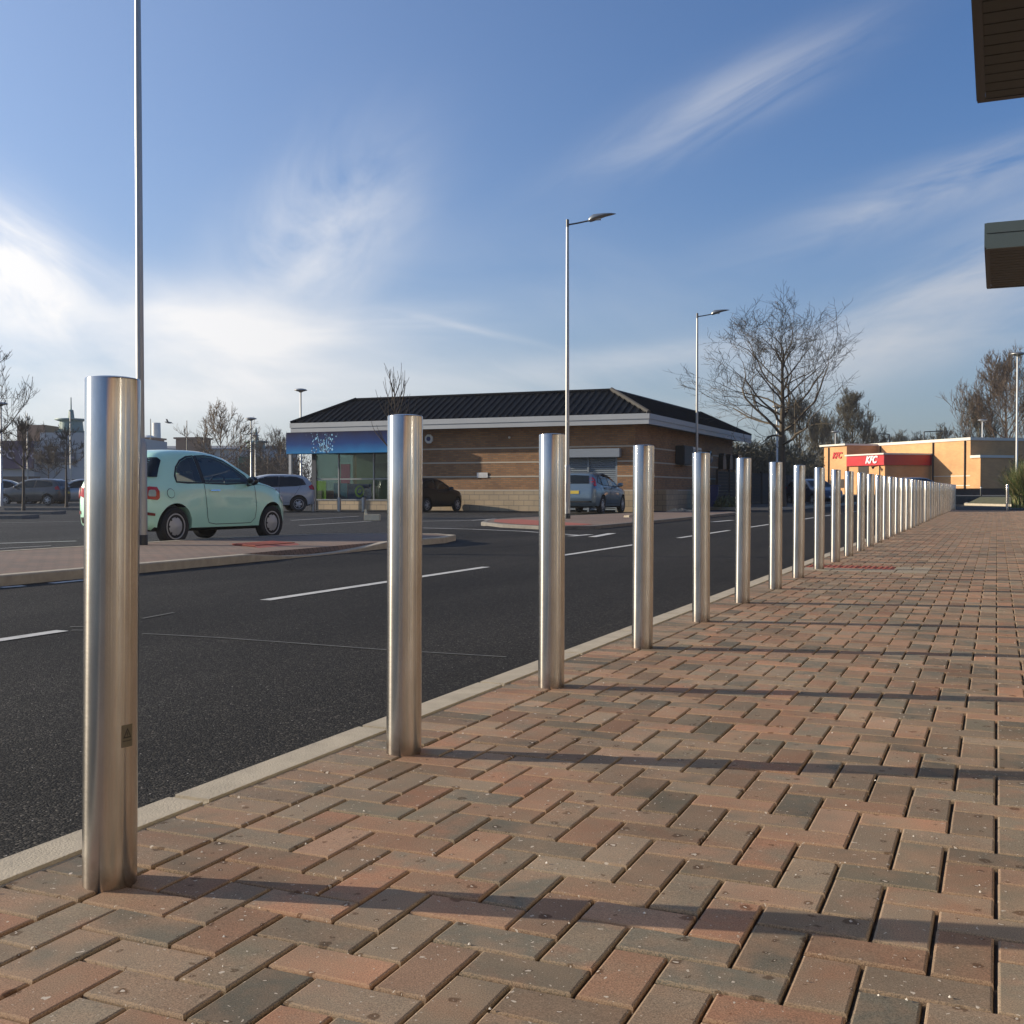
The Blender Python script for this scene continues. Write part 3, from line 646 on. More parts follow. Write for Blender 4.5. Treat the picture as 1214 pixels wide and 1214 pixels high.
for a_ in [(357, 461, 62, 'disc-headed lamp post rising behind the left end of the black roof', .36), (298, 495, 70, 'disc-headed lamp post above the mint green car', .36),
           (303, 515, 95, 'small distant disc-headed lamp post just right of the taller one behind the mint car', .36), (2, 477, 58, 'disc-headed lamp post at the left edge of the car park', .36),
           (1205, 418, 55, 'white disc-headed lamp post rising behind the feathery grass clump', .36), (1164, 497, 92, 'disc-headed lamp post rising from behind the restaurant roof', .38),
           (921, 480, 57, 'pale disc-headed lamp post standing against the trunk of the bare tree', .28), (990, 511, 108, 'small disc-headed lamp post above the tall end of the restaurant', .42)]:
    disc_lamp(*a_[:4], r=a_[4])
def far_light(px0, px1, py, d, label):
    h = ZP(py, d) + .07; x, y = W(px1, d); t_ = thing('road_light', label, 'street lamp', (x, y, -.07), 0, 'distant angular road lights')
    mb = MB(); mb.tube([(0, 0, 0), (0, 0, h)], .09, 8); mb.build('column', M_dkmetal, t_)
    x2, y2 = W(px0, d); mb = MB(); mb.tube([(0, 0, h), (x2 - x, y2 - y, h + .1)], .07, 6); mb.build('arm', M_dkmetal, t_)
far_light(1041, 1054, 515, 150, 'distant angular road light above the red canopy of the restaurant'); far_light(1116, 1095, 512, 150, 'distant angular road light above the flat restaurant roof')
# ---------------------------------------------------------------- text helper
def text_mesh(name, s, size, depth, m, parent, loc, rot, shear=0.0, bold=0.0, align='CENTER'):
    c = bpy.data.curves.new(name, 'FONT'); c.body = s; c.size = size; c.extrude = depth; c.shear = shear; c.offset = bold; c.align_x = align; c.align_y = 'CENTER'
    o = bpy.data.objects.new('tmp', c); COL.objects.link(o)
    dg = bpy.context.evaluated_depsgraph_get(); me = bpy.data.meshes.new_from_object(o.evaluated_get(dg)); bpy.data.objects.remove(o)
    me.name = name; me.materials.clear(); me.materials.append(m)
    r = bpy.data.objects.new(name, me); COL.objects.link(r); r.parent = parent; r.location = loc; r.rotation_euler = rot
    return r
# ---------------------------------------------------------------- service building (blue sign, brown brick, black roof)
M_brick = bricks_mat('brown brick', (.33, .165, .070), (.22, .105, .048), (.17, .13, .09))
M_block = bricks_mat('buff blockwork', (.42, .33, .22), (.36, .29, .20), (.22, .19, .15), .44, .22, .012)
M_band = mat('pale string course', (.42, .37, .30), .85)
M_fascia = mat('grey fascia', (.33, .35, .37), .5, var=.06, vscale=1)
M_shut = mat('grey shutter', (.17, .20, .23), .5, var=.1, vscale=2)
def roof_mat():
    m = mat('black roof tiles', (.018, .019, .022), .45); t = m.node_tree; b = t.nodes['Principled BSDF']
    co = nn(t, 'ShaderNodeTexCoord'); nz = nn(t, 'ShaderNodeTexNoise'); nz.inputs['Scale'].default_value = 3; t.links.new(co.outputs['Object'], nz.inputs['Vector'])
    cr = nn(t, 'ShaderNodeValToRGB'); cr.color_ramp.elements[0].color = (.006, .0065, .008, 1); cr.color_ramp.elements[1].color = (.018, .019, .021, 1); t.links.new(nz.outputs['Fac'], cr.inputs[0]); t.links.new(cr.outputs[0], b.inputs['Base Color'])
    b.inputs['Specular IOR Level'].default_value = .04
    return m
M_roof = roof_mat()
OX, OY = -12.15, 41.2
svc = thing('service_building', 'single-storey brown brick building with a black tiled roof and a blue sign over its shopfront', 'building', (OX, OY, -.07))
WL, XR, WD = -15.35, -.65, 17.3; ZT = 3.45
SH = (-15.32, -10.75); SHZ = (.40, 2.47)
GX = (-4.35, -1.35); GZ = (.05, 2.35)      # shuttered opening
mb = MB()
def wallb(x0, x1, z0, z1): mb.box(x0, x1, 0, .3, z0, z1, 0)
# front wall pieces above the plinth
wallb(SH[0], SH[1], SHZ[1], ZT); wallb(SH[1], GX[0], .84, ZT); wallb(GX[0], GX[1], GZ[1], ZT); wallb(GX[1], XR, .84, ZT)
mb.box(XR - .3, XR, .3, WD, .84, ZT); mb.box(WL, WL + .3, 3.4, WD, .84, ZT); mb.box(WL + .3, XR - .3, WD - .3, WD, 0, ZT); mb.box(WL, WL + .3, .3, 3.4, 2.47, ZT)
wl = mb.build('wall', M_brick, svc)
mb = MB()
for a, b_, z in ((SH[0], SH[1], SHZ[0]), (SH[1], GX[0], .84), (GX[1], XR, .84)): mb.box(a, b_, -.004, .3, 0, z)
mb.box(XR - .3, XR + .004, .3, WD, 0, .836); mb.box(WL - .004, WL + .3, .3, WD, 0, .836)
mb.build('plinth', M_block, svc)
mb = MB()
for z in (.84, 1.40, 1.97, 2.55):
    for a, b_ in (((SH[1], GX[0]), (GX[1], XR)) if z < 2.4 else ((SH[1], XR),)): mb.box(a, b_, -.012, -.0, z - .028, z + .028)
    mb.box(XR, XR + .012, -.012, WD, z - .028, z + .028)
mb.build('string_course', M_band, wl)
# roof: pitched strip round a flat top
oh = .80; ZE = 3.74; ZR = 4.84; a = 1.4
EL, ER = WL - .55, XR + oh
E = [(EL, -oh), (ER, -oh), (ER, WD + oh), (EL, WD + oh)]; Rg = [(WL + a, a), (XR - a, a), (XR - a, WD - a), (WL + a, WD - a)]
mb = MB()
mb.add([(x, y, ZE) for x, y in E] + [(x, y, ZR) for x, y in Rg], [(0, 1, 5, 4), (1, 2, 6, 5), (2, 3, 7, 6), (3, 0, 4, 7), (4, 5, 6, 7)])
# raised rolls down each slope
def rolls(A, B, C, D, step=.30):     # eave A->B, ridge D->C
    A, B, C, D = [Vector(p) for p in (A, B, C, D)]; e = (B - A).normalized(); Ln = (B - A).length; s = step
    t0 = (D - A).dot(e); t1 = (C - A).dot(e); up = (D - A) - e * t0
    while s < Ln:
        f = 1.0
        if s < t0: f = s / t0
        if s > t1: f = (Ln - s) / (Ln - t1)
        p = A + e * s; q = p + up * f
        nrm = e.cross(up).normalized(); nrm = nrm if nrm.z > 0 else -nrm
        mb.add([p - e * .045, p + e * .045, p + nrm * .055, q - e * .045, q + e * .045, q + nrm * .055], [(0, 2, 5, 3), (2, 1, 4, 5), (0, 1, 2)])
        s += step
v3 = lambda p, z: (p[0], p[1], z)
rolls(v3(E[0], ZE), v3(E[1], ZE), v3(Rg[1], ZR), v3(Rg[0], ZR)); rolls(v3(E[1], ZE), v3(E[2], ZE), v3(Rg[2], ZR), v3(Rg[1], ZR)); rolls(v3(E[3], ZE), v3(E[0], ZE), v3(Rg[0], ZR), v3(Rg[3], ZR))
rf = mb.build('roof', M_roof, svc)
mb = MB()
mb.tube([v3(E[1], ZE + .03), v3(Rg[1], ZR + .05)], .085, 8)
mb2 = mb.build('hip_tiles', mat('weathered hip tile', (.045, .042, .038), .85, var=.3, vscale=8), rf)
mb = MB()
for i in range(4): mb.tube([v3(Rg[i], ZR + .02), v3(Rg[(i + 1) % 4], ZR + .02)], .07, 8)
for i in (0, 2, 3): mb.tube([v3(E[i], ZE + .03), v3(Rg[i], ZR + .05)], .07, 8)
mb.build('ridge_tiles', M_roof, rf)
mb = MB()
for (x0, x1, y0, y1) in ((EL, ER, -oh, -oh + .04), (ER - .04, ER, -oh + .04, WD + oh), (EL, EL + .04, -oh + .04, WD + oh)):
    mb.box(x0, x1, y0, y1, 3.34, 3.53); 
    px = .03 
    mb.box(x0 - (px if x0 < WL else 0), x1 + (px if x1 > XR else 0), y0 - (px if y0 < 0 else 0), y1, 3.532, 3.735)
mb.build('fascia', M_fascia, svc)
mb = MB(); mb.box(EL + .04, ER - .04, -oh + .04, WD + oh, 3.46, 3.50)
mb.build('soffit', mat('soffit board', (.30, .30, .29), .7), svc)
# blue sign box with deep-blue to sky-blue face
def sign_mat():
    m = mat('blue printed sign', (.01, .05, .2), .7, spec=.15); t = m.node_tree; b = t.nodes['Principled BSDF']
    co = nn(t, 'ShaderNodeTexCoord'); sp = nn(t, 'ShaderNodeSeparateXYZ'); t.links.new(co.outputs['Object'], sp.inputs[0])
    nz = nn(t, 'ShaderNodeTexNoise'); nz.inputs['Scale'].default_value = 1.5; nz.inputs['Detail'].default_value = 5; t.links.new(co.outputs['Object'], nz.inputs['Vector'])
    f = wmath('ADD', wmath('DIVIDE', wmath('SUBTRACT', sp.outputs[2], 2.42, tree=t), .92, tree=t), wmath('MULTIPLY', wmath('SUBTRACT', nz.outputs['Fac'], .5, tree=t), .3, tree=t), tree=t, clamp=True)
    cr = nn(t, 'ShaderNodeValToRGB'); e = cr.color_ramp.elements; e[0].position = 0; e[0].color = (.018, .18, .42, 1); e[1].position = .95; e[1].color = (.008, .010, .045, 1)
    x = e.new(.45); x.color = (.006, .045, .19, 1); t.links.new(f, cr.inputs[0]); t.links.new(cr.outputs[0], b.inputs['Base Color']); return m
mb = MB(); mb.box(-16.05, -10.75, -.92, -.005, 2.42, 3.33); sg = mb.build('shop_sign', sign_mat(), svc)
# splash of pale droplets printed on the sign
mb = MB(); r2 = random.Random(3)
for k in range(120):
    q = r2.random(); cx = -14.15 + r2.gauss(0, .14 + .30 * q); cz = 2.47 + q * .82
    if not (-15.2 < cx < -13.0): continue
    rr = r2.uniform(.012, .045) * (1.2 - .5 * q); n = 7
    mb.add([(cx + rr * math.cos(6.28 * i / n), -.9235, cz + rr * 1.3 * math.sin(6.28 * i / n)) for i in range(n)], [tuple(range(n))], k % 2)
for k in range(14):
    an = r2.uniform(.3, 2.8); l = r2.uniform(.25, .7); x0, z0_ = -14.15 + r2.uniform(-.2, .2), 2.5
    p = [(x0 + math.cos(an) * l * f * .7, z0_ + math.sin(an) * l * f) for f in (0, .3, .6, 1)]
    for i in range(3): mb.add([(p[i][0] - .014, -.923, p[i][1]), (p[i][0] + .014, -.923, p[i][1]), (p[i + 1][0] + .009, -.923, p[i + 1][1]), (p[i + 1][0] - .009, -.923, p[i + 1][1])], [(0, 1, 2, 3)], 0)
for cx, cz, rr in ((-14.62, 2.56, .15), (-13.95, 2.60, .17)):
    for i in range(16):
        a0, a1 = 6.283 * i / 16, 6.283 * (i + 1) / 16
        mb.add([(cx + rr * math.cos(a0), -.9238, cz + rr * .85 * math.sin(a0)), (cx + rr * math.cos(a1), -.9238, cz + rr * .85 * math.sin(a1)), (cx + rr * .7 * math.cos(a1), -.9238, cz + rr * .55 * math.sin(a1)), (cx + rr * .7 * math.cos(a0), -.9238, cz + rr * .55 * math.sin(a0))], [(0, 1, 2, 3)], 1 if i % 4 else 0)
mb.build('splash_print', [mat('pale splash ink', (.25, .55, .80), .5), mat('navy splash ink', (.01, .03, .12), .5)], sg)
# shopfront
M_frame = mat('grey shopfront frame', (.22, .23, .24), .4, metal=.4)
M_dkframe = mat('navy corner post', (.02, .03, .05), .5)
sf = MB()
for x in (-15.28, -14.0, -12.25, -10.80): sf.box(x - .03, x + .03, .02, .10, SHZ[0], SHZ[1])
sf.box(-15.25, -10.77, .03, .09, 1.30, 1.355); sf.box(-15.32, -10.75, -.03, .14, SHZ[0], SHZ[0] + .06)
win = sf.build('shop_window', M_frame, svc)
gm = bpy.data.materials.new('shop glass'); gm.use_nodes = True; t = gm.node_tree; t.nodes.remove(t.nodes['Principled BSDF'])
gl = nn(t, 'ShaderNodeBsdfGlossy'); gl.inputs['Roughness'].default_value = .03; gl.inputs['Color'].default_value = (.9, .95, .95, 1); tp = nn(t, 'ShaderNodeBsdfTransparent'); tp.inputs[0].default_value = (.62, .70, .68, 1)
ms = nn(t, 'ShaderNodeMixShader'); fr = nn(t, 'ShaderNodeFresnel'); fr.inputs[0].default_value = 1.5; t.links.new(wmath('MULTIPLY', fr.outputs[0], .55, tree=t), ms.inputs[0]); t.links.new(tp.outputs[0], ms.inputs[1]); t.links.new(gl.outputs[0], ms.inputs[2]); t.links.new(ms.outputs[0], t.nodes['Material Output'].inputs[0])
g = MB(); g.box(-15.25, -10.77, .055, .063, SHZ[0] + .06, SHZ[1]); g.box(WL + .1, WL + .108, .1, 3.4, SHZ[0] + .06, SHZ[1]); g.build('pane', gm, win)
mb = MB(); mb.box(-15.34, -15.12, -.03, .02, 0, 2.42); mb.box(-15.95, -15.82, -.88, -.76, 0, 2.42, 1); mb.build('corner_post', [M_dkframe, M_fascia], svc)
mb = MB(); mb.box(-15.04, -10.7, 3.2, 3.3, .3, 2.6); mb.box(-10.7, -10.6, .31, 3.3, .3, 2.6); mb.box(-15.04, -10.7, .31, 3.2, .30, .36); mb.box(-15.04, -10.7, .31, 3.2, 2.5, 2.56)
mb.build('interior_wall', mat('shop interior', (.16, .18, .12), .8, var=.35, vscale=1.5), svc)
def panel(x0, x1, z0, z1, y, col, name, label, extra=None):
    ox = (x0 + x1) / 2; mb = MB(); mb.box(x0 - ox, x1 - ox, -.02, .02, z0 - z0, z1 - z0); mb.box(x0 - ox + .05, x1 - ox - .05, -.1, .12, -(z0 - .37) if z0 > .37 else 0, .01)
    o = mb.build(name, mat(name + ' print', col, .6, var=.2, vscale=4)); o.location = (OX + ox, OY + y, z0 - .07)
    return tag(o, label, 'display panel', 'display panels behind the shop window')
panel(-15.45, -14.85, .42, 1.25, .35, (.42, .60, .03), 'lime_panel', 'lime green panel standing behind the left part of the shop window')
bp_ = panel(-13.72, -12.55, .42, 1.12, .35, (.012, .05, .26), 'navy_panel', 'navy blue panel with a green ring behind the shop window')
mb = MB(); n = 24
for i in range(n):
    a0, a1 = 6.283 * i / n, 6.283 * (i + 1) / n
    mb.add([(.24 * math.cos(a0), -.023, .38 + .27 * math.sin(a0)), (.24 * math.cos(a1), -.023, .38 + .27 * math.sin(a1)), (.15 * math.cos(a1), -.023, .38 + .17 * math.sin(a1)), (.15 * math.cos(a0), -.023, .38 + .17 * math.sin(a0))], [(0, 1, 2, 3)])
mb.add([(-.1, -.0235, .32), (.05, -.0235, .30), (.13, -.0235, .45), (-.02, -.0235, .48)], [(0, 1, 2, 3)])
mb.build('ring_print', mat('green ring print', (.40, .62, .05), .6), bp_)
panel(-14.80, -14.1, .42, 1.15, .9, (.03, .14, .32), 'blue_panel', 'dark teal panel between the lime and navy panels in the shop')
panel(-14.62, -14.15, 1.15, 2.0, 1.2, (.50, .05, .18), 'pink_panel', 'tall dark pink display standing deep in the shop above the teal panel')
panel(-13.55, -12.55, 1.32, 2.05, 2.2, (.05, .06, .05), 'dark_screen', 'wide dark screen on the back wall of the shop')
panel(-12.50, -12.30, .42, 1.1, .5, (.09, .16, .03), 'green_banner', 'narrow dark green banner right of the navy panel')
# roller shutter
mb = MB(); z = GZ[0]
while z < GZ[1] - .02: mb.add([(GX[0], .13, z), (GX[1], .13, z), (GX[1], .10, z + .03), (GX[0], .10, z + .03), (GX[1], .13, z + .075), (GX[0], .13, z + .075)], [(0, 1, 2, 3), (3, 2, 4, 5)]); z += .076
mb.box(GX[0], GX[0] + .08, .02, .12, 0, GZ[1]); mb.box(GX[1] - .08, GX[1], .02, .12, 0, GZ[1]); mb.box((GX[0] + GX[1]) / 2 + .25, (GX[0] + GX[1]) / 2 + .32, .05, .125, 0, GZ[1])
sh_ = mb.build('roller_shutter', M_shut, svc)
mb = MB(); mb.box(GX[0] - .18, GX[1] + .18, -.26, -.015, 2.12, 2.46); mb.build('shutter_box', mat('shutter hood', (.20, .23, .27), .45), sh_, bevel=.015)
# alarm box, notice, end-wall fittings
mb = MB(); n = 8
mb.prism([(.19 * math.cos(R(22.5 + 45 * i)), .19 * math.sin(R(22.5 + 45 * i)) * 1.05) for i in range(8)], 0, .07, 0, Matrix.Translation((-9.55, -.005, 2.98)) @ Matrix.Rotation(R(90), 4, 'X'))
mb.prism([(.10 * math.cos(R(22.5 + 45 * i)), .10 * math.sin(R(22.5 + 45 * i))) for i in range(8)], .071, .09, 1, Matrix.Translation((-9.55, -.005, 2.98)) @ Matrix.Rotation(R(90), 4, 'X'))
mb.build('alarm_box', [M_whitepaint, mat('navy print', (.02, .03, .12), .5)], svc)
mb = MB(); mb.box(-7.35, -6.87, -.035, -.014, 1.36, 1.56); nb_ = mb.build('notice_plate', M_whitepaint, svc)
mb = MB()
for k in range(3): mb.box(-7.30, -6.92, -.0375, -.0355, 1.40 + .05 * k, 1.415 + .05 * k)
mb.build('notice_lines', mat('grey notice print', (.25, .25, .3), .7), nb_)
mb = MB(); mb.lathe([(.045, 0), (.045, .05), (.03, .08)], 10, 0, Matrix.Translation((-5.9, -.005, 2.97)) @ Matrix.Rotation(R(90), 4, 'X')); mb.build('wall_light', M_whitepaint, svc)
def yat(px):   # local y of the end wall at photo column px
    r = (px - 607) / 1320; X = OX + XR
    return (r * (-X * SY) - X * CY) / (SY - r * CY) - OY
mb = MB(); y0, y1 = yat(800), yat(811); mb.box(XR + .013, XR + .42, y0, y1, 1.95, 2.78); mb.build('ventilation_unit', mat('dark duct', (.03, .032, .035), .6), svc, bevel=.03)
for ya, yb in ((yat(812.5), yat(817)), (yat(818), yat(823))):
    mb = MB(); mb.box(XR + .013, XR + .34, ya, yb, 2.12, 2.78); ac = mb.build('air_conditioner', M_whitepaint, svc, bevel=.02)
    mb = MB()
    for k in range(6): mb.box(XR + .3405, XR + .35, ya + .06, yb - .06, 2.18 + k * .09, 2.21 + k * .09)
    for k in range(6): mb.box(XR + .06, XR + .30, ya - .008, ya - .001, 2.18 + k * .09, 2.21 + k * .09)
    mb.build('grille', M_black, ac)
yc = yat(837); mb = MB(); mb.lathe([(.30, 0), (.30, .22), (.24, .25), (.2, .20), (.19, .1)], 20, 0, Matrix.Translation((XR + .013, yc, 2.42)) @ Matrix.Rotation(R(90), 4, 'Y'))
mb.lathe([(.19, .11), (.01, .115)], 20, 1, Matrix.Translation((XR + .013, yc, 2.42)) @ Matrix.Rotation(R(90), 4, 'Y')); mb.build('round_vent', [M_galv, M_black], svc, smooth=40)
for pxa in (853, 861):
    yc = yat(pxa); mb = MB(); mb.prism([(.35 * math.cos(R(a_)), .40 * math.sin(R(a_))) for a_ in range(0, 181, 20)] + [(-.35, -.4), (.35, -.4)], 0, .25, 0, Matrix(((0, 0, 1, XR + .013), (1, 0, 0, yc), (0, 1, 0, 2.3), (0, 0, 0, 1))))
    mb.build('arched_hood', M_black, svc)
mb = MB(); mb.box(XR + .014, XR + .4, yat(866), yat(870), 1.9, 2.7); mb.build('condenser', M_dkmetal, svc)
mb = MB(); mb.box(XR + .005, XR + .5, yat(776), yat(790), 0, .86); mb.build('block_pier', M_block, svc)

# bin, fence, rubble, plants by the end wall
def wheelie(x, y, label, col=(.008, .02, .11)):
    t_ = thing('wheelie_bin', label, 'bin', (x, y, -.05), R(-80)); m_ = mat('blue bin plastic', col, .5)
    mb = MB(); mb.add([(-.24, -.26, .08), (.24, -.26, .08), (.24, .26, .08), (-.24, .26, .08), (-.29, -.36, 1.0), (.29, -.36, 1.0), (.29, .32, 1.0), (-.29, .32, 1.0)], [(3, 2, 1, 0), (4, 5, 6, 7), (0, 1, 5, 4), (1, 2, 6, 5), (2, 3, 7, 6), (3, 0, 4, 7)]); mb.build('bin_body', m_, t_, bevel=.03)
    mb = MB(); mb.box(-.31, .31, -.39, .36, 1.003, 1.06); mb.box(-.26, .26, .36, .42, 1.0, 1.05); mb.build('lid', m_, t_, bevel=.02)
    for s in (-1, 1):
        mb = MB(); mb.lathe([(.1, -.03), (.1, .03)], 14, 0, Matrix.Translation((s * .27, .26, .1)) @ Matrix.Rotation(R(90), 4, 'Y')); mb.build('wheel', M_rubber, t_)
x, y = W(843, 49.5); wheelie(x, y, 'dark blue wheelie bin against the end wall of the service building')
M_fence = mat('dark timber fence', (.035, .026, .020), .85, var=.35, vscale=6, streak=(1, 1, 6))
def fence(pts, h, label, z=-.05):
    fo = thing('timber_fence', label, 'fence', (pts[0][0], pts[0][1], z)); o = Vector(pts[0]); bd = MB(); posts = []
    for a, b_ in zip(pts[:-1], pts[1:]):
        A, B = Vector(a) - o, Vector(b_) - o; n = max(1, round((B - A).length / 1.83)); t1 = (B - A).normalized(); nr = Vector((-t1.y, t1.x))
        for i in range(n + 1): posts.append(A.lerp(B, i / n))
        zz = .06
        while zz < h - .1:
            j = rnd.uniform(-.004, .004); nn_ = nr * (.02 + j)
            bd.add([(A.x + nn_.x, A.y + nn_.y, zz), (B.x + nn_.x, B.y + nn_.y, zz), (B.x - nn_.x, B.y - nn_.y, zz), (A.x - nn_.x, A.y - nn_.y, zz), (A.x + nn_.x, A.y + nn_.y, zz + .14), (B.x + nn_.x, B.y + nn_.y, zz + .14), (B.x - nn_.x, B.y - nn_.y, zz + .14), (A.x - nn_.x, A.y - nn_.y, zz + .14)],
                   [(3, 2, 1, 0), (4, 5, 6, 7), (0, 1, 5, 4), (1, 2, 6, 5), (2, 3, 7, 6), (3, 0, 4, 7)]); zz += .15
    bd.build('boards', M_fence, fo)
    for p in posts: mb = MB(); mb.box(p.x - .05, p.x + .05, p.y - .05, p.y + .05, 0, h + .05); mb.build('post', M_fence, fo)
fence([W(850, 52), W(902, 58)], 1.75, 'dark horizontal-board fence beside the service building, left of the bare tree')
fence([W(903, 58.5), W(962, 73)], 1.7, 'dark horizontal-board fence running behind the bare tree towards the restaurant')
def rubble(px, d, label, k, s=1):
    x, y = W(px, d); mb = MB(); r2 = random.Random(k)
    for i in range(4):
        M = Matrix.Translation((i * .28 * s, r2.uniform(-.15, .15), .06)) @ Matrix.Rotation(r2.uniform(-.4, .4), 4, 'Y') @ Matrix.Rotation(r2.uniform(-.5, .5), 4, 'Z')
        mb.box(-.22 * s, .22 * s, -.08, .08, -.06, .07, 0, M)
    o = mb.build('kerb_stones', M_kerb, bevel=.015); o.location = (x, y, -.06); tag(o, label, 'kerb stones')
x, y = W(433, 31.0); mb = MB(); mb.box(-.02, .42, -.1, .1, 0, .17); mb.add([(-.03, -.05, .17), (.06, -.05, .17), (.06, .05, .17), (-.03, .05, .17), (-.01, -.03, .33), (.03, -.03, .31), (.03, .03, .31), (-.01, .03, .33)], [(0, 1, 5, 4), (1, 2, 6, 5), (2, 3, 7, 6), (3, 0, 4, 7), (4, 5, 6, 7)])
o = mb.build('broken_kerb_block', mat('cream concrete', (.65, .58, .42), .85, var=.15, vscale=9), bevel=.012); o.location = (x, y, -.07); o.rotation_euler = (0, 0, R(20)); tag(o, 'cream broken kerb block lying on the asphalt before the shopfront', 'kerb block')
rubble(797, 40.5, 'pale kerb stones heaped in front of the service building corner', 4, .9)
rubble(745, 50 * .0 + 31.5, 'low pale stones on the island behind the fourth bollard', 9, .5)
M_leaf = mat('dull green leaf', (.055, .075, .028), .6, var=.4, vscale=5)
def shrub(x, y, z, r, h, label, n=420, m=None, name='shrub', cat='shrub', grp=None, sd_=1, leaf=.07):
    r2 = random.Random(sd_); lf = MB(); st_ = MB(); t_ = thing(name, label, cat, (x, y, z), 0, grp)
    for k in range(n):
        a_ = r2.uniform(0, 6.283); e_ = math.asin(r2.uniform(.05, 1)); q = r2.uniform(.55, 1) * (1 + .25 * math.sin(3 * a_ + sd_) * math.cos(2 * e_))
        p = Vector((math.cos(a_) * math.cos(e_) * r * q, math.sin(a_) * math.cos(e_) * r * q, math.sin(e_) * h * q)); u = Vector((r2.gauss(0, 1), r2.gauss(0, 1), r2.gauss(0, 1))).normalized(); v = u.orthogonal().normalized()
        s_ = leaf * r2.uniform(.6, 1.3); lf.add([p - u * s_, p + v * s_ * .5, p + u * s_, p - v * s_ * .5], [(0, 1, 2, 3)])
    for k in range(10):
        a_ = r2.uniform(0, 6.283); st_.tube([(0, 0, 0), (math.cos(a_) * r * .6, math.sin(a_) * r * .6, h * .7)], [.015, .006], 4)
    lf.build('foliage', m or M_leaf, t_); st_.build('stem', M_bark, t_)
M_bark = mat('grey brown bark', (.085, .068, .052), .9, var=.3, vscale=20)
for i, (px, d, r_, h_) in enumerate(((855, 47.5, .35, .45), (862, 48, .42, .55), (871, 48.4, .38, .4), (881, 49, .3, .35))):
    x, y = W(px, d); shrub(x, y, .04, r_, h_, ['leftmost low green plant by the blue bin', 'second low green plant right of the blue bin, the tallest of the bed', 'third low green plant in the bed before the dark fence', 'rightmost and smallest low green plant in the bed before the fence'][i], 260, name='bedding_plant', cat='plant', grp='low plants in the bed before the fence', sd_=i + 1)

# ---------------------------------------------------------------- restaurant
M_obrick = bricks_mat('orange brick', (.66, .36, .15), (.58, .30, .12), (.36, .25, .15), .225, .075, .008, .25)
M_cap = mat('cream coping', (.60, .57, .50), .6)
M_red = mat('red fascia', (.44, .012, .016), .4, var=.08, vscale=1)
M_dkbrown = mat('dark recess', (.03, .022, .018), .8)
kang = math.atan2(K(1, 0)[1] - K(0, 0)[1], K(1, 0)[0] - K(0, 0)[0])
kfc = thing('restaurant', 'orange brick fast food restaurant with a red canopy reading KFC', 'building', (K(0, 0)[0], K(0, 0)[1], .42), kang)   # local x = u, local y = v(out)
def kb(u0, u1, v0, v1, z0, z1, m_, name, par=kfc): mb = MB(); mb.box(u0, u1, v0, v1, z0, z1); return mb.build(name, m_, par)
H1 = ZP(518.5, 85) - .42; H2 = ZP(537.1, 88) - .42; H3 = ZP(526.5, 96) - .42; H4 = ZP(539.5, 84) - .42
wm = kb(0, 13.5, -22, 0, 0, H1 - .22, M_obrick, 'wall')
kb(-.08, 13.58, -22.08, .08, H1 - .218, H1, M_cap, 'coping')
kb(4.6, 9.4, .004, 4.3, 0, H2 - .95, M_obrick, 'canopy_wall')
can = kb(4.45, 9.5, .006, 4.5, H2 - .948, H2 - .12, M_red, 'canopy')
kb(4.35, 9.6, .008, 4.62, H2 - .118, H2, M_cap, 'canopy_coping')
tb = kb(11.55, 14.95, .004, 3.1, 0, H3 - .15, M_obrick, 'tower_wall')
kb(11.45, 15.3, .085, 3.35, H3 - .148, H3, M_cap, 'tower_coping')
kb(-1.1, -.002, -2.9, -.0, 0, H4 - .2, M_obrick, 'porch_wall')
kb(-1.2, -.09, -3.0, .12, H4 - .198, H4, M_cap, 'porch_coping')
mb = MB(); mb.box(-.03, 0.0, -22, -3.05, H4 - .55, H4 - .4); mb.box(0, 4.3, .0, .02, 1.42, 1.48); mb.box(0, 4.3, .0, .02, .68, .74); mb.build('band_course', M_cap, wm)
mb = MB()
mb = None
for (u, v, hh) in ((.55, .07, H1), (11.1, .07, H1), (4.25, .07, H1), (14.15, 3.17, H3)):
    mb = MB(); mb.lathe([(.06, 0), (.06, hh - .25)], 8, 0, Matrix.Translation((u, v, 0))); mb.build('downpipe', M_dkbrown, kfc)
mb = MB(); mb.box(6.7, 8.1, 4.29, 4.33, 0, H2 - .95); mb.box(5.2, 5.28, 4.3, 4.36, 0, H2 - .96); mb.build('doorway', M_dkbrown, kfc)
mb = MB(); mb.tube([(5.3, 4.5, H2 - 1.0), (5.3, 4.85, H2 - 1.05)], .05, 6); mb.lathe([(.05, 0), (.16, .2)], 10, 0, Matrix.Translation((5.3, 4.9, H2 - 1.25))); mb.build('wall_lamp', M_black, kfc)
mb = MB(); mb.box(11.9, 13.6, 3.1, 3.14, .55, 1.3); mb.build('low_window', M_dkbrown, tb)
kb(13.9, 14.7, 3.101, 3.18, 0, .7, M_cap, 'white_panel')
rotk = (R(90), 0, 0)
o = text_mesh('sign_letters', 'KFC', .80, .03, mat('white sign letters', (.85, .85, .85), .5), can, (6.1, 4.53, H2 - .52), (R(90), 0, R(180)), .35, .022)
o = text_mesh('sign_letters', 'KFC', .74, .03, mat('red sign letters', (.50, .015, .02), .5), tb, (12.95, 3.13, H3 - 1.0), (R(90), 0, R(180)), .35, .02)
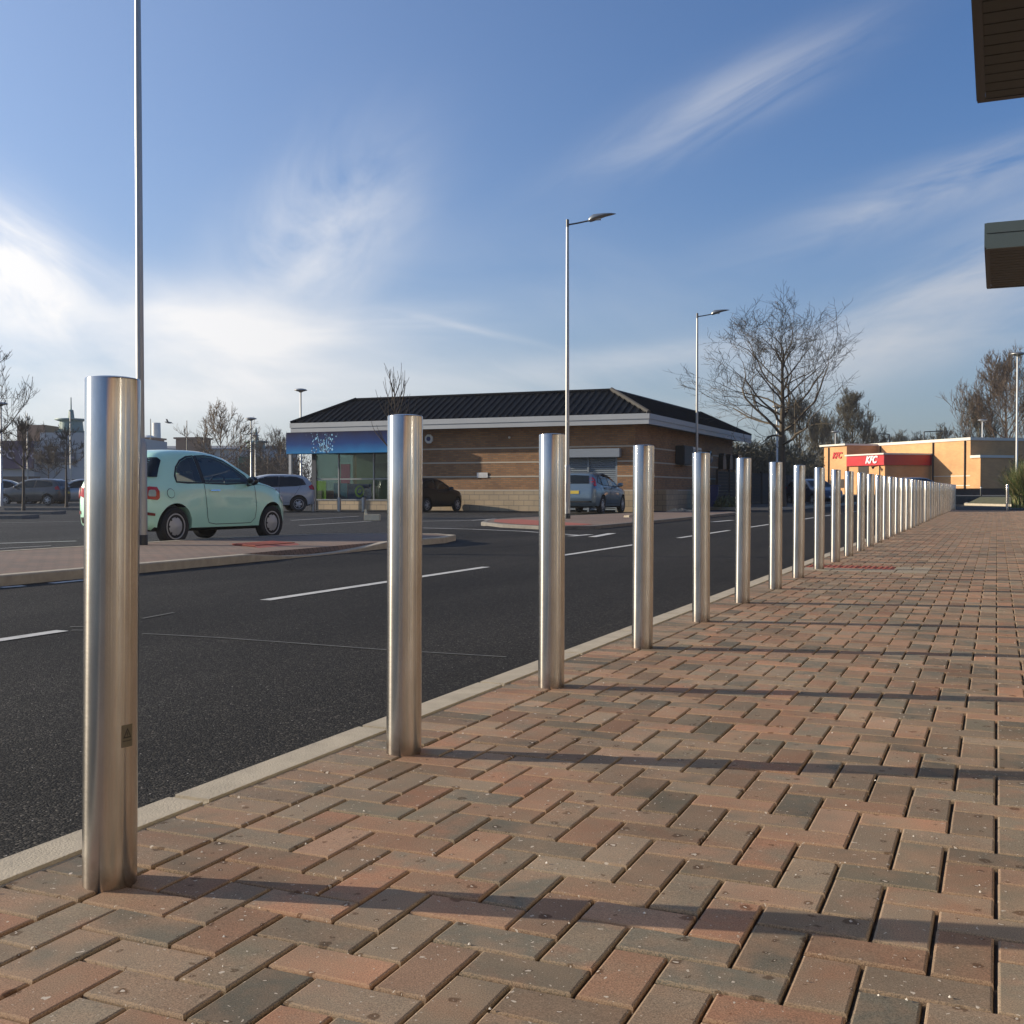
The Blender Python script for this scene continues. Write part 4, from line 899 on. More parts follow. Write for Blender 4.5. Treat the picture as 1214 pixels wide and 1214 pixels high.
# low wall before the restaurant
mb = MB(); mb.box(-3.2, -3.0, -14, 6.5, 0, .42); mb.box(-3.25, -2.95, -14.05, 6.55, .422, .48, 1)
o = mb.build('low_wall', [bricks_mat('dark brick', (.10, .055, .035), (.08, .05, .035), (.08, .065, .05)), M_dkbrown]); o.location = (K(0, 0)[0], K(0, 0)[1], .42); o.rotation_euler = (0, 0, kang); tag(o, 'low dark brick wall in front of the restaurant', 'wall')

# ---------------------------------------------------------------- parade of shops on the right: canopies overhead, facade out of frame
par = thing('shop_parade', 'shop building on the right whose dark boarded canopies hang over the pavement', 'building', (3.7, 0, 0))
M_panel = mat('pale cladding', (.42, .36, .28), .6, var=.1, vscale=1)
M_pgl = mat('mirrored shop glazing', (.50, .51, .51), .035, metal=1)  # unseen windows, made mirror-metal to strengthen the sun streak on the bollards
mb = MB(); mb.box(0, 8, -14, 46.0, -.05, 6.6); pw = mb.build('wall', M_brick, par)
mb = MB(); mb.box(-.03, -.001, -13, 45, .25, 3.0); gg = mb.build('shop_window', M_pgl, par)
mb = MB()
for i in range(20): mb.box(-.16, -.031, -13 + i * 3.05, -12.55 + i * 3.05, 0, 4.9)
mb.box(-.2, -.0, -14, 46, 3.01, 3.9)
mb.build('pier', M_panel, par)
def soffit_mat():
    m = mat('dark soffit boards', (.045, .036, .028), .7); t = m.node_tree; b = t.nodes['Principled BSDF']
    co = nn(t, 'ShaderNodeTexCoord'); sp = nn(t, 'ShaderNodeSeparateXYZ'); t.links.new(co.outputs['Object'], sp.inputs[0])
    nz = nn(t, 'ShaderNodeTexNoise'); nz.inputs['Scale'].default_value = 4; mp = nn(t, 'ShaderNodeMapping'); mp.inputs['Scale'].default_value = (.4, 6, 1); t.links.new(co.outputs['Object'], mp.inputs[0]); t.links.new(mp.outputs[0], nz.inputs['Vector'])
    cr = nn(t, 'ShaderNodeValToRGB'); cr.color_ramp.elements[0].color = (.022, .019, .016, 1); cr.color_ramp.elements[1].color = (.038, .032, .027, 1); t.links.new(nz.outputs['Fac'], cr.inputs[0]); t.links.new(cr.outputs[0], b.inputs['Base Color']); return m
M_soff = soffit_mat(); M_edge = mat('dark canopy trim and gap shade', (.02, .018, .02), .5); M_gfas = mat('slate green fascia', (.055, .078, .080), .5)
def canopy(y0, y1, zb, th):
    mb = MB(); mb.box(-3.9, -.0, y0, y1, zb + .10, zb + th, 2); mb.box(-3.85, 0, y0 + .08, y1 - .1, zb + .07, zb + .098, 1)  # dark sheet above the boards puts the gaps' shade into the colour
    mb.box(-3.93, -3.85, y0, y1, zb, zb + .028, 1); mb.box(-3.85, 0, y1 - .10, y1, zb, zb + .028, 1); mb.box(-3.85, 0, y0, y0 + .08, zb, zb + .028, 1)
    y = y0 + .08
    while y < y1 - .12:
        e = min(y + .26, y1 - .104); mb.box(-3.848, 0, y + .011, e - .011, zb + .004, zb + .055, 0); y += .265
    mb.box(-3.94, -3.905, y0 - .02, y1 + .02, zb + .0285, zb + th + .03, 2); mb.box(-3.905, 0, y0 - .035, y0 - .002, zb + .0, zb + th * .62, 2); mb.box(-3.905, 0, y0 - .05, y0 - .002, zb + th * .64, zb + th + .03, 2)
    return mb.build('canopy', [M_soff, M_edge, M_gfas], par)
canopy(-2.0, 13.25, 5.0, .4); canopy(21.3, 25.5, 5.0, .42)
# ---------------------------------------------------------------- cars
M_carglass = bpy.data.materials.new('clear car glass'); M_carglass.use_nodes = True; t = M_carglass.node_tree; t.nodes.remove(t.nodes['Principled BSDF'])
gl = nn(t, 'ShaderNodeBsdfGlossy'); gl.inputs['Roughness'].default_value = .02; tp = nn(t, 'ShaderNodeBsdfTransparent'); tp.inputs[0].default_value = (.84, .90, .88, 1)
ms = nn(t, 'ShaderNodeMixShader'); fr = nn(t, 'ShaderNodeFresnel'); fr.inputs[0].default_value = 1.5; t.links.new(wmath('MULTIPLY', fr.outputs[0], 1.3, tree=t), ms.inputs[0]); t.links.new(tp.outputs[0], ms.inputs[1]); t.links.new(gl.outputs[0], ms.inputs[2]); t.links.new(ms.outputs[0], t.nodes['Material Output'].inputs[0])
def interp(tab, x):
    if x <= tab[0][0]: return tab[0][1]
    for (a, va), (b, vb) in zip(tab[:-1], tab[1:]):
        if x <= b: f = (x - a) / (b - a); return va + (vb - va) * f
    return tab[-1][1]
def smooth_tab(tab, x):     # Catmull-Rom through the table
    n = len(tab)
    if x <= tab[0][0]: return tab[0][1]
    if x >= tab[-1][0]: return tab[-1][1]
    for i in range(n - 1):
        if x <= tab[i + 1][0]:
            x0, y0 = tab[max(i - 1, 0)]; x1, y1 = tab[i]; x2, y2 = tab[i + 1]; x3, y3 = tab[min(i + 2, n - 1)]
            h = x2 - x1; f = (x - x1) / h
            m1 = (y2 - y0) / (x2 - x0) * h if x2 > x0 else 0; m2 = (y3 - y1) / (x3 - x1) * h if x3 > x1 else 0
            s1 = y2 - y1
            if m1 * s1 <= 0: m1 = 0
            if m2 * s1 <= 0: m2 = 0
            m1 = max(-3 * abs(s1), min(3 * abs(s1), m1)); m2 = max(-3 * abs(s1), min(3 * abs(s1), m2))
            return (2 * f ** 3 - 3 * f ** 2 + 1) * y1 + (f ** 3 - 2 * f ** 2 + f) * m1 + (-2 * f ** 3 + 3 * f ** 2) * y2 + (f ** 3 - f ** 2) * m2
def car_body(spec, paint, parent):
    top, bot, wid, rf_, belt, Ln = spec['top'], spec['bot'], spec['wid'], spec['roofw'], spec['belt'], spec['L']
    xs = sorted(set([round(Ln * i / 52, 4) for i in range(53)] + [.015, .03, .05, .09, .13, .18, Ln - .015, Ln - .03, Ln - .06, Ln - .10, Ln - .15]))
    rings = []
    for x in xs:
        zt = smooth_tab(top, x); zb = smooth_tab(bot, x); w = smooth_tab(wid, x); zs = min(interp(belt, x), zt - .035)
        gh = max(0, min(1, (zt - interp(belt, x)) / .40)); wr = w * (.90 * (1 - gh) + smooth_tab(rf_, x) * gh)
        h = zs - zb; u = zt - zs; fl = spec.get('flare', .02)
        ft = 0
        for wx in spec['wheels']: ft = max(ft, 1 - min(1, abs(x - wx) / .55))
        pts = [(0, zb), (w * .55, zb), (w * .90, zb + .0), (w * .965 + fl * ft, zb + .05), (w * .985 + fl * ft, zb + .22 * h), (w + fl * ft, zb + .45 * h), (w + .5 * fl * ft, zb + .68 * h), (w * .985, zb + .86 * h), (w * .955, zs),
               (w * .94 * (1 - .28) + wr * .28, zs + .30 * u), (w * .94 * .42 + wr * .58, zs + .60 * u), (w * .94 * .12 + wr * .88, zs + .82 * u), (wr * .90, zs + .935 * u), (wr * .72, zs + .98 * u), (wr * .40, zs + .996 * u), (0, zt)]
        rings.append([(x, y, z) for y, z in pts] + [(x, -y, z) for y, z in pts[-2:0:-1]])
    n = len(rings[0]); vs = [p for r in rings for p in r]; fs = []
    for i in range(len(rings) - 1):
        for k in range(n): k2 = (k + 1) % n; fs.append((i * n + k, i * n + k2, (i + 1) * n + k2, (i + 1) * n + k))
    fs.append(tuple(range(n - 1, -1, -1))); fs.append(tuple((len(rings) - 1) * n + k for k in range(n)))
    me = bpy.data.meshes.new('body'); me.from_pydata(vs, [], fs)
    bm = bmesh.new(); bm.from_mesh(me); bmesh.ops.recalc_face_normals(bm, faces=bm.faces)
    bmesh.ops.smooth_vert(bm, verts=bm.verts, factor=.35, use_axis_x=True, use_axis_y=True, use_axis_z=True); bm.to_mesh(me); bm.free()
    o = bpy.data.objects.new('body', me); COL.objects.link(o)
    cut = MB()
    for wx in spec['wheels']:
        for s in (-1, 1):
            cut.lathe([(spec['R'] + .055, -.20), (spec['R'] + .055, .30)], 40, 0, Matrix.Translation((wx, s * (spec['W'] / 2 - .02), spec['R'] + .01)) @ Matrix.Rotation(R(-90 * s), 4, 'X'))
    co = cut.build('cutter', M_arch)
    md = o.modifiers.new('b', 'BOOLEAN'); md.operation = 'DIFFERENCE'; md.object = co; md.solver = 'EXACT'
    dg = bpy.context.evaluated_depsgraph_get(); dg.update(); m2 = bpy.data.meshes.new_from_object(o.evaluated_get(dg))
    bpy.data.objects.remove(o); bpy.data.objects.remove(co)
    m2.materials.clear(); m2.materials.append(paint); m2.materials.append(M_arch); m2.name = 'body'
    for p in m2.polygons:
        p.material_index = 0; c = p.center; p.use_smooth = True
        for wx in spec['wheels']:
            if math.hypot(c.x - wx, c.z - spec['R'] - .01) < spec['R'] + .05 and abs(c.y) > spec['W'] / 2 - .32 and abs(c.y) < spec['W'] / 2 + .05:
                p.material_index = 1; p.use_smooth = False
        if p.normal.z < -.8: p.material_index = 1
    m2.set_sharp_from_angle(angle=R(42))
    b = bpy.data.objects.new('body', m2); COL.objects.link(b); b.parent = parent
    bm = bmesh.new(); bm.from_mesh(m2); bv = BVHTree.FromBMesh(bm); bm.free()
    return b, bv
def decal(name, bv, poly, axis, m_, parent, eps=.004, step=.05, thick=0.0):
    bm = bmesh.new(); polys = poly if isinstance(poly[0], list) else [poly]
    for pg_ in polys: bm.faces.new([bm.verts.new((p[0], p[1], 0)) for p in pg_])
    poly = [p for pg_ in polys for p in pg_]
    bmesh.ops.triangulate(bm, faces=bm.faces)
    us = [p[0] for p in poly]; ws = [p[1] for p in poly]
    for lo, hi, ax in ((min(us), max(us), 0), (min(ws), max(ws), 1)):
        c = math.floor(lo / step) * step + step
        while c < hi:
            co = [0, 0, 0]; no = [0, 0, 0]; co[ax] = c; no[ax] = 1
            bmesh.ops.bisect_plane(bm, geom=bm.verts[:] + bm.edges[:] + bm.faces[:], plane_co=co, plane_no=no, dist=1e-5); c += step
    O = {'R': lambda u, w: ((u, -3, w), (0, 1, 0)), 'L': lambda u, w: ((u, 3, w), (0, -1, 0)), 'B': lambda u, w: ((-3, u, w), (1, 0, 0)), 'F': lambda u, w: ((9, u, w), (-1, 0, 0)), 'T': lambda u, w: ((u, w, 4), (0, 0, -1))}[axis]
    for v in bm.verts:
        o_, d_ = O(v.co.x, v.co.y); o_ = Vector(o_); d_ = Vector(d_); h = bv.ray_cast(o_, d_)
        if h[0] is None:
            c = o_ + d_ * (3.0 if axis in 'RL' else 3.1); h = bv.find_nearest(c)
        nrm = h[1]; 
        if nrm.dot(d_) > 0: nrm = -nrm
        v.co = h[0] + nrm * eps * .6 - d_ * eps * .8
    bm.normal_update()
    bmesh.ops.recalc_face_normals(bm, faces=bm.faces)
    s = sum(f.normal.dot(Vector(O(0, 0)[1])) for f in bm.faces)
    if s > 0: bmesh.ops.reverse_faces(bm, faces=bm.faces)
    if thick:
        r_ = bmesh.ops.extrude_face_region(bm, geom=bm.faces[:]); 
        for v in [g_ for g_ in r_['geom'] if isinstance(g_, bmesh.types.BMVert)]: v.co -= Vector(O(0, 0)[1]) * thick
        bmesh.ops.recalc_face_normals(bm, faces=bm.faces)
    me = bpy.data.meshes.new(name); bm.to_mesh(me); bm.free(); me.materials.append(m_)
    me.polygons.foreach_set('use_smooth', [True] * len(me.polygons)); me.set_sharp_from_angle(angle=R(40))
    o = bpy.data.objects.new(name, me); COL.objects.link(o); o.parent = parent; return o
def line_poly(pts, w):
    Lf, Rt = [], []
    for i, p in enumerate(pts):
        a = Vector(pts[max(i - 1, 0)]); b = Vector(pts[min(i + 1, len(pts) - 1)]); t_ = (b - a).normalized(); n_ = Vector((-t_.y, t_.x)) * w / 2
        Lf.append((p[0] + n_.x, p[1] + n_.y)); Rt.append((p[0] - n_.x, p[1] - n_.y))
    return Lf + Rt[::-1]
def inset_poly(poly, d):
    n = len(poly); out = []; ar = sum(poly[i][0] * poly[(i + 1) % n][1] - poly[(i + 1) % n][0] * poly[i][1] for i in range(n)); s = 1 if ar > 0 else -1
    for i in range(n):
        a, b, c = Vector(poly[i - 1]), Vector(poly[i]), Vector(poly[(i + 1) % n]); t1 = (b - a).normalized(); t2 = (c - b).normalized(); nr = Vector((-(t1 + t2).y, (t1 + t2).x)) * s
        nr = nr.normalized() if nr.length > 1e-6 else Vector((0, 0)); out.append(tuple(b + nr * d))
    return out
def wheel(parent, x, s, spec, hub='holes'):
    Rr = spec['R']; w_ = spec.get('tw', .18); yc = s * (spec['W'] / 2 - w_ / 2 - .01)
    wt = bpy.data.objects.new('wheel', None); COL.objects.link(wt); wt.parent = parent; wt.location = (x, yc, Rr); wt.empty_display_size = .2
    M = Matrix.Rotation(R(-90 * s), 4, 'X')     # local z points outward
    r = spec.get('rim', .62) * Rr
    mb = MB(); mb.lathe([(r, -w_ / 2), (Rr - .03, -w_ / 2), (Rr, -w_ / 2 + .03), (Rr, w_ / 2 - .03), (Rr - .03, w_ / 2), (r + .01, w_ / 2 - .005), (r, w_ / 2 - .02)], 40, 0, M); mb.build('tyre', M_rubber, wt, smooth=40)
    mb = MB(); z = w_ / 2 - .02
    mb.lathe([(r, z - .08), (r - .002, z + .008), (r - .018, z + .010), (r - .024, z - .01), (r * .52, z + .010), (r * .34, z + .014), (r * .18, z + .024), (.004, z + .026)], 40, 0, M)
    n = 8 if hub == 'holes' else 5
    for k in range(n):
        an = 2 * math.pi * k / n
        if hub == 'holes': c0 = r * .70; a_, b_ = r * .075, r * .085
        else: c0 = r * .66; a_, b_ = r * .26, r * .20
        pts = []
        for j in range(12):
            t_ = 2 * math.pi * j / 12; q = c0 + a_ * math.cos(t_); w2 = b_ * math.sin(t_) * (q / c0 if hub != 'holes' else 1)
            pts.append(M @ Vector((q * math.cos(an) - w2 * math.sin(an), q * math.sin(an) + w2 * math.cos(an), z + .0125 + .0)))
        mb.add(pts, [tuple(range(12)) if s > 0 else tuple(range(12))], 1)
    mb.build('rim', [M_rim, M_black], wt, smooth=30)
    return wt
def make_car(label, spec, paint, x, y, z, heading, trim=None, group=None, name='parked_car'):
    # heading: degrees clockwise from +Y; local +x is forward, origin at wheelbase centre
    t_ = thing(name, label, 'car', (x, y, z), R(90 - heading), group); t_.scale = (spec.get('sx', 1),) * 3
    inner_shift = -(spec['wheels'][0] + spec['wheels'][1]) / 2
    b, bv = car_body(spec, paint, t_); objs = [b]
    if spec.get('side_trim'): pass
    for s in 'RL':
        if spec.get('cabin'):
            ring_ = []
            for pg in spec['glass']:
                out = inset_poly(pg, -.028); n_ = len(pg)
                for i in range(n_): ring_.append([pg[i], pg[(i + 1) % n_], out[(i + 1) % n_], out[i]])
            ring_ += spec['cabin']
            objs.append(decal('window_trim', bv, ring_, s, M_black, t_, .0035))
            for pg in spec['glass']: objs.append(decal('side_window', bv, pg, s, M_carglass, t_, .0050))
        else:
            objs.append(decal('window_trim', bv, spec['side'], s, M_black, t_, .0035))
            for pg in spec['glass']: objs.append(decal('side_window', bv, pg, s, M_glassd, t_, .0065))
        for ln, w_ in spec.get('seams', []): objs.append(decal('door_seam', bv, line_poly(ln, w_), s, M_seam, b, .003, .08))
        for pg in spec.get('handles', []): objs.append(decal('door_handle', bv, pg, s, spec.get('handle_m', M_chrome), t_, .004, .1, .022))
        if spec.get('sill'): objs.append(decal('side_sill', bv, spec['sill'], s, M_black, t_, .004, .1))
        for pg in spec.get('taill_side', []): objs.append(decal('tail_light', bv, pg, s, M_redl, t_, .006, .04, .004))
        for pg in spec.get('headl_side', []): objs.append(decal('headlight', bv, pg, s, M_clearl, t_, .006, .04, .004))
        if spec.get('fuel') and s == 'R':
            cx, cz, rr = spec['fuel']; P = [(cx + rr * math.cos(6.283 * i / 20), cz + rr * math.sin(6.283 * i / 20)) for i in range(20)]; Q = [(cx + (rr - .008) * math.cos(6.283 * i / 20), cz + (rr - .008) * math.sin(6.283 * i / 20)) for i in range(20)]
            objs.append(decal('fuel_cap', bv, P, s, M_seam, b, .003, .1)); objs.append(decal('fuel_flap', bv, Q, s, paint, b, .005, .1))
    gm_ = M_carglass if spec.get('cabin') else M_glassd
    objs.append(decal('rear_window', bv, spec['rear'], 'B', M_glassd, t_, .010))
    objs.append(decal('windscreen', bv, spec['screen'], 'F', gm_, t_, .006))
    for pg, m_, nm in spec.get('rearbits', []): objs.append(decal(nm, bv, pg, 'B', m_, t_, .006, .05, .006))
    for pg, m_, nm in spec.get('frontbits', []): objs.append(decal(nm, bv, pg, 'F', m_, t_, .006, .05, .006))
    for wx in spec['wheels']:
        for s in (-1, 1): objs.append(wheel(t_, wx, s, spec, spec.get('hub', 'holes')))
    mx_, mz = spec['mirror']
    for s in (-1, 1):
        mb = MB(); M = Matrix.Translation((mx_, s * (spec['W'] / 2 + .07), mz)) @ Matrix.Diagonal((.075, .11, .075, 1))
        mb.lathe([(math.cos(R(a_)), math.sin(R(a_))) for a_ in range(-88, 89, 16)], 14, 0, M); mb.tube([(mx_ + .02, s * (spec['W'] / 2 - .06), mz - .07), (mx_, s * (spec['W'] / 2 + .05), mz - .05)], .025, 6)
        mo = mb.build('mirror', spec.get('mirror_m', paint), t_, smooth=50); objs.append(mo)
        mb = MB(); mb.lathe([(.066, 0), (.064, .004), (.004, .005)], 14, 0, Matrix.Translation((mx_ - .058, s * (spec['W'] / 2 + .07), mz)) @ Matrix.Rotation(R(-90), 4, 'Y') @ Matrix.Diagonal((.9, 1.3, 1, 1))); mb.build('mirror_glass', M_chrome, mo, smooth=40)
    if spec.get('cabin'): objs += cabin(b, spec, t_)
    for o in objs:
        if o.parent is t_: o.location.x += inner_shift
    if spec.get('aerial'):
        ax, az = spec['aerial']; mb = MB(); mb.tube([(ax + inner_shift, 0, az), (ax + inner_shift - .10, 0, az + .24)], [.008, .004], 6); mb.build('aerial', M_black, t_)
    return t_
def cabin(b, spec, parent):
    # hollow the cabin and open it at the windows, then furnish it
    cavs = []; b.parent = None; bpy.context.view_layer.update()
    c = MB(); A = spec['cavity']; n = len(A)
    hw = lambda z: .64 - max(0, z - .95) * .30
    c.add([(x, -hw(z), z) for x, z in A] + [(x, hw(z), z) for x, z in A], [tuple(range(n)), tuple(range(2 * n - 1, n - 1, -1))] + [(i, n + i, n + (i + 1) % n, (i + 1) % n) for i in range(n)]); cavs.append(c)
    for pg in spec['glass']:
        p2 = inset_poly(pg, .006); c = MB(); n = len(p2)
        c.add([(x, -1.2, z) for x, z in p2] + [(x, 1.2, z) for x, z in p2], [tuple(range(n)), tuple(range(2 * n - 1, n - 1, -1))] + [(i, n + i, n + (i + 1) % n, (i + 1) % n) for i in range(n)]); cavs.append(c)
    for pg, x0, x1 in ((spec['screen'], 1.713, 4.2),):
        p2 = inset_poly(pg, .008); c = MB(); n = len(p2)
        c.add([(x0, y, z) for y, z in p2] + [(x1, y, z) for y, z in p2], [tuple(range(n)), tuple(range(2 * n - 1, n - 1, -1))] + [(i, n + i, n + (i + 1) % n, (i + 1) % n) for i in range(n)]); cavs.append(c)
    M_int = mat('cabin lining', (.16, .16, .155), .8); b.data.materials.append(M_int)
    for c in cavs:
        co = c.build('cutter', M_int); bm = bmesh.new(); bm.from_mesh(co.data); bmesh.ops.recalc_face_normals(bm, faces=bm.faces); bm.to_mesh(co.data); bm.free()
        md = b.modifiers.new('b', 'BOOLEAN'); md.operation = 'DIFFERENCE'; md.object = co; md.solver = 'EXACT'; md.material_mode = 'TRANSFER'
        dg = bpy.context.evaluated_depsgraph_get(); dg.update(); m2 = bpy.data.meshes.new_from_object(b.evaluated_get(dg)); b.modifiers.clear(); b.data = m2; bpy.data.objects.remove(co)
    m2.name = 'body'; m2.set_sharp_from_angle(angle=R(42)); out = []; b.parent = parent; print('cabin faces', len(m2.polygons))
    M_seat = mat('grey seat fabric', (.30, .29, .28), .85, bump=.3, bscale=80); M_seatl = mat('pale seat panel', (.60, .57, .52), .8)
    for x, y in ((1.55, -.33), (1.55, .33)):
        mb = MB(); mb.box(x - .05, x + .45, y - .23, y + .23, .5, .66); M = Matrix.Translation((x - .06, y, .62)) @ Matrix.Rotation(R(-14), 4, 'Y')
        mb.box(-.06, .06, -.22, .22, 0, .52, 0, M); mb.box(.06, .075, -.14, .14, .05, .48, 1, M); mb.box(-.045, .04, -.12, .12, .56, .74, 0, M); mb.box(-.01, .01, -.05, .05, .5, .58, 1, M); out.append(mb.build('seat', [M_seat, M_seatl], parent, bevel=.025))
    mb = MB(); M = Matrix.Translation((.62, 0, .62)) @ Matrix.Rotation(R(-12), 4, 'Y'); mb.box(-.05, .07, -.56, .56, 0, .46, 0, M)
    for y in (-.3, .3): mb.box(-.03, .04, y - .12, y + .12, .48, .62, 0, M)
    out.append(mb.build('rear_seat', [M_seat, M_seatl], parent, bevel=.025))
    mb = MB(); pts = [(2.02 + .06 * math.sin(a_ * .3927), -.33 + .18 * math.cos(a_ * .3927), .93 + .17 * math.sin(a_ * .3927)) for a_ in range(17)]; mb.tube(pts, .016, 6, caps=False)
    mb.tube([(2.02, -.33, .93), (2.3, -.33, .85)], .03, 6); mb.tube([(2.0, -.50, .93), (2.0, -.16, .93)], .018, 6); out.append(mb.build('steering_wheel', M_black, parent))
    mb = MB(); mb.box(2.12, 2.42, -.60, .60, .6, .93); out.append(mb.build('dashboard', M_black, parent, bevel=.04))
    return out
def carpaint(name, col, metal=.3, rough=.32): return mat(name, col, rough, metal=metal, coat=.8, var=.05, vscale=1.5)
city = dict(cabin=[[(1.145, 1.392), (1.21, .957), (1.292, .957), (1.232, 1.394)]], cavity=[(.30, .58), (2.40, .58), (2.42, .93), (2.30, 1.05), (2.02, 1.27), (1.78, 1.37), (1.45, 1.43), (1.0, 1.43), (.62, 1.39), (.42, 1.28), (.32, 1.05)], L=3.57, W=1.63, R=.292, rim=.69, wheels=(.60, 2.90), flare=.035,
    top=[(0, .56), (.03, .74), (.07, .92), (.13, 1.05), (.22, 1.20), (.33, 1.345), (.45, 1.425), (.7, 1.475), (1.1, 1.495), (1.5, 1.485), (1.85, 1.43), (2.1, 1.335), (2.35, 1.185), (2.55, 1.045), (2.68, .985), (2.85, .945), (3.05, .895), (3.25, .82), (3.4, .725), (3.5, .62), (3.57, .50)],
    bot=[(0, .42), (.05, .33), (.15, .25), (.5, .21), (3.1, .20), (3.4, .22), (3.52, .28), (3.57, .40)],
    wid=[(0, .50), (.03, .60), (.08, .685), (.2, .745), (.45, .785), (1.0, .80), (2.6, .80), (2.95, .785), (3.2, .735), (3.38, .65), (3.5, .52), (3.57, .34)],
    roofw=[(0, .86), (.3, .76), (.8, .74), (1.6, .735), (2.2, .76), (2.7, .86)], belt=[(0, .90), (.6, .955), (1.5, .94), (2.6, .92), (3.57, .9)],
    side=[(.64, .985), (.63, 1.06), (.70, 1.20), (.82, 1.31), (1.0, 1.375), (1.3, 1.405), (1.6, 1.392), (1.85, 1.33), (2.1, 1.215), (2.3, 1.09), (2.43, .985), (2.44, .955), (1.8, .955), (1.1, .965)],
    glass=[[(.665, .985), (.660, 1.06), (.725, 1.195), (.84, 1.295), (1.0, 1.358), (1.15, 1.378), (1.215, .972), (.9, .978)], [(1.285, .970), (1.225, 1.382), (1.45, 1.386), (1.63, 1.372), (1.84, 1.312), (2.08, 1.198), (2.28, 1.075), (2.385, .975), (1.8, .962)]],
    seams=[([(1.25, .97), (1.26, .70), (1.30, .42), (1.34, .33), (1.5, .305), (2.35, .305), (2.44, .38), (2.47, .55), (2.46, .80), (2.47, .95)], .009), ([(2.47, .95), (2.75, .93), (3.1, .84)], .007), ([(.30, .44), (.40, .40)], .007)],
    handles=[[(1.36, .835), (1.58, .838), (1.58, .858), (1.36, .855)]], handle_m=M_chrome, fuel=(.50, .80, .075),
    rear=[(-.585, 1.04), (.585, 1.04), (.56, 1.20), (.49, 1.335), (0, 1.365), (-.49, 1.335), (-.56, 1.20)], screen=[(-.60, 1.03), (.60, 1.03), (.56, 1.2), (.50, 1.37), (0, 1.40), (-.50, 1.37), (-.56, 1.2)],
    rearbits=[([(-.26, .63), (.26, .63), (.26, .74), (-.26, .74)], M_plate, 'number_plate'), ([(-.60, .335), (.60, .335), (.60, .43), (-.60, .43)], M_black, 'bumper_trim'), ([(-.2, .80), (.2, .80), (.2, .825), (-.2, .825)], M_chrome, 'handle_bar')],
    frontbits=[([(-.26, .40), (.26, .40), (.26, .50), (-.26, .50)], M_whitepaint, 'number_plate')], mirror=(2.28, 1.0), mirror_m=M_black, aerial=(.62, 1.46))
M_mint = carpaint('mint green paint', (.50, .85, .67), 0.0, .30)
# rear lamps as rounded-square rings wrapping the corner
def rring(cy, cz, a, b):
    return [(cy - a, cz - b * .8), (cy - a * .7, cz - b), (cy + a * .7, cz - b), (cy + a, cz - b * .8), (cy + a, cz + b * .8), (cy + a * .7, cz + b), (cy - a * .7, cz + b), (cy - a, cz + b * .8)]
xr, dr = -5.53, 18.3
x, y = W(208, 17.1); x2, y2 = W(322, 19.15)
hd = math.degrees(math.atan2(x2 - x, y2 - y)); print('mint heading', hd)
rx_, ry_ = (x + x2) / 2, (y + y2) / 2
nv = Vector((math.cos(R(hd)), -math.sin(R(hd))))   # car's right-hand side; wheels seen are the right ones
cxm, cym = rx_ - nv.x * .78, ry_ - nv.y * .78
mint = make_car('mint green three-door city car driving behind the island, passing the first bollard', city, M_mint, cxm, cym, -.07, hd, name='city_car')
bd = [c for c in mint.children if c.name.startswith('body')][0]
bm = bmesh.new(); bm.from_mesh(bd.data); bv = BVHTree.FromBMesh(bm); bm.free()
sh = bd.location.x
for s in (-1, 1):
    # lamp cluster seen on the rear corner, projected sideways
    P = [(.055, .76), (.07, .72), (.23, .70), (.27, .73), (.28, .83), (.25, .895), (.13, .905), (.085, .88)]
    o = decal('tail_light', bv, P, 'R' if s < 0 else 'L', M_redl, mint, .012, .03, .008); o.location.x = sh
    Q = [(.10, .775), (.11, .755), (.19, .75), (.205, .765), (.21, .82), (.20, .85), (.14, .853), (.115, .84)]
    q = decal('light_centre', bv, Q, 'R' if s < 0 else 'L', mat('lamp centre', (.33, .42, .38), .25), o, .026, .03, .004)
    P = [(.10, 1.045), (.30, 1.045), (.36, 1.17), (.445, 1.30), (.42, 1.345), (.32, 1.345), (.20, 1.20)]
    o = decal('rear_window', bv, P, 'R' if s < 0 else 'L', M_glassd, mint, .016, .03); o.location.x = sh
    P = [(s * .62, .76), (s * .52, .73), (s * .50, .80), (s * .52, .88), (s * .60, .90)]
    o = decal('tail_light', bv, P, 'B', M_redl, mint, .012, .03, .006); o.location.x = sh
    P = [(.03, .48), (.20, .46), (.20, .50), (.03, .53)]
    o = decal('rear_reflector', bv, P, 'R' if s < 0 else 'L', mat('dark red reflector', (.16, .01, .012), .3), mint, .008, .04, .004); o.location.x = sh
    P = [(3.16, .72), (3.22, .66), (3.36, .62), (3.42, .66), (3.36, .74), (3.22, .80)]
    o = decal('headlight', bv, P, 'R' if s < 0 else 'L', M_clearl, mint, .008, .03, .004); o.location.x = sh
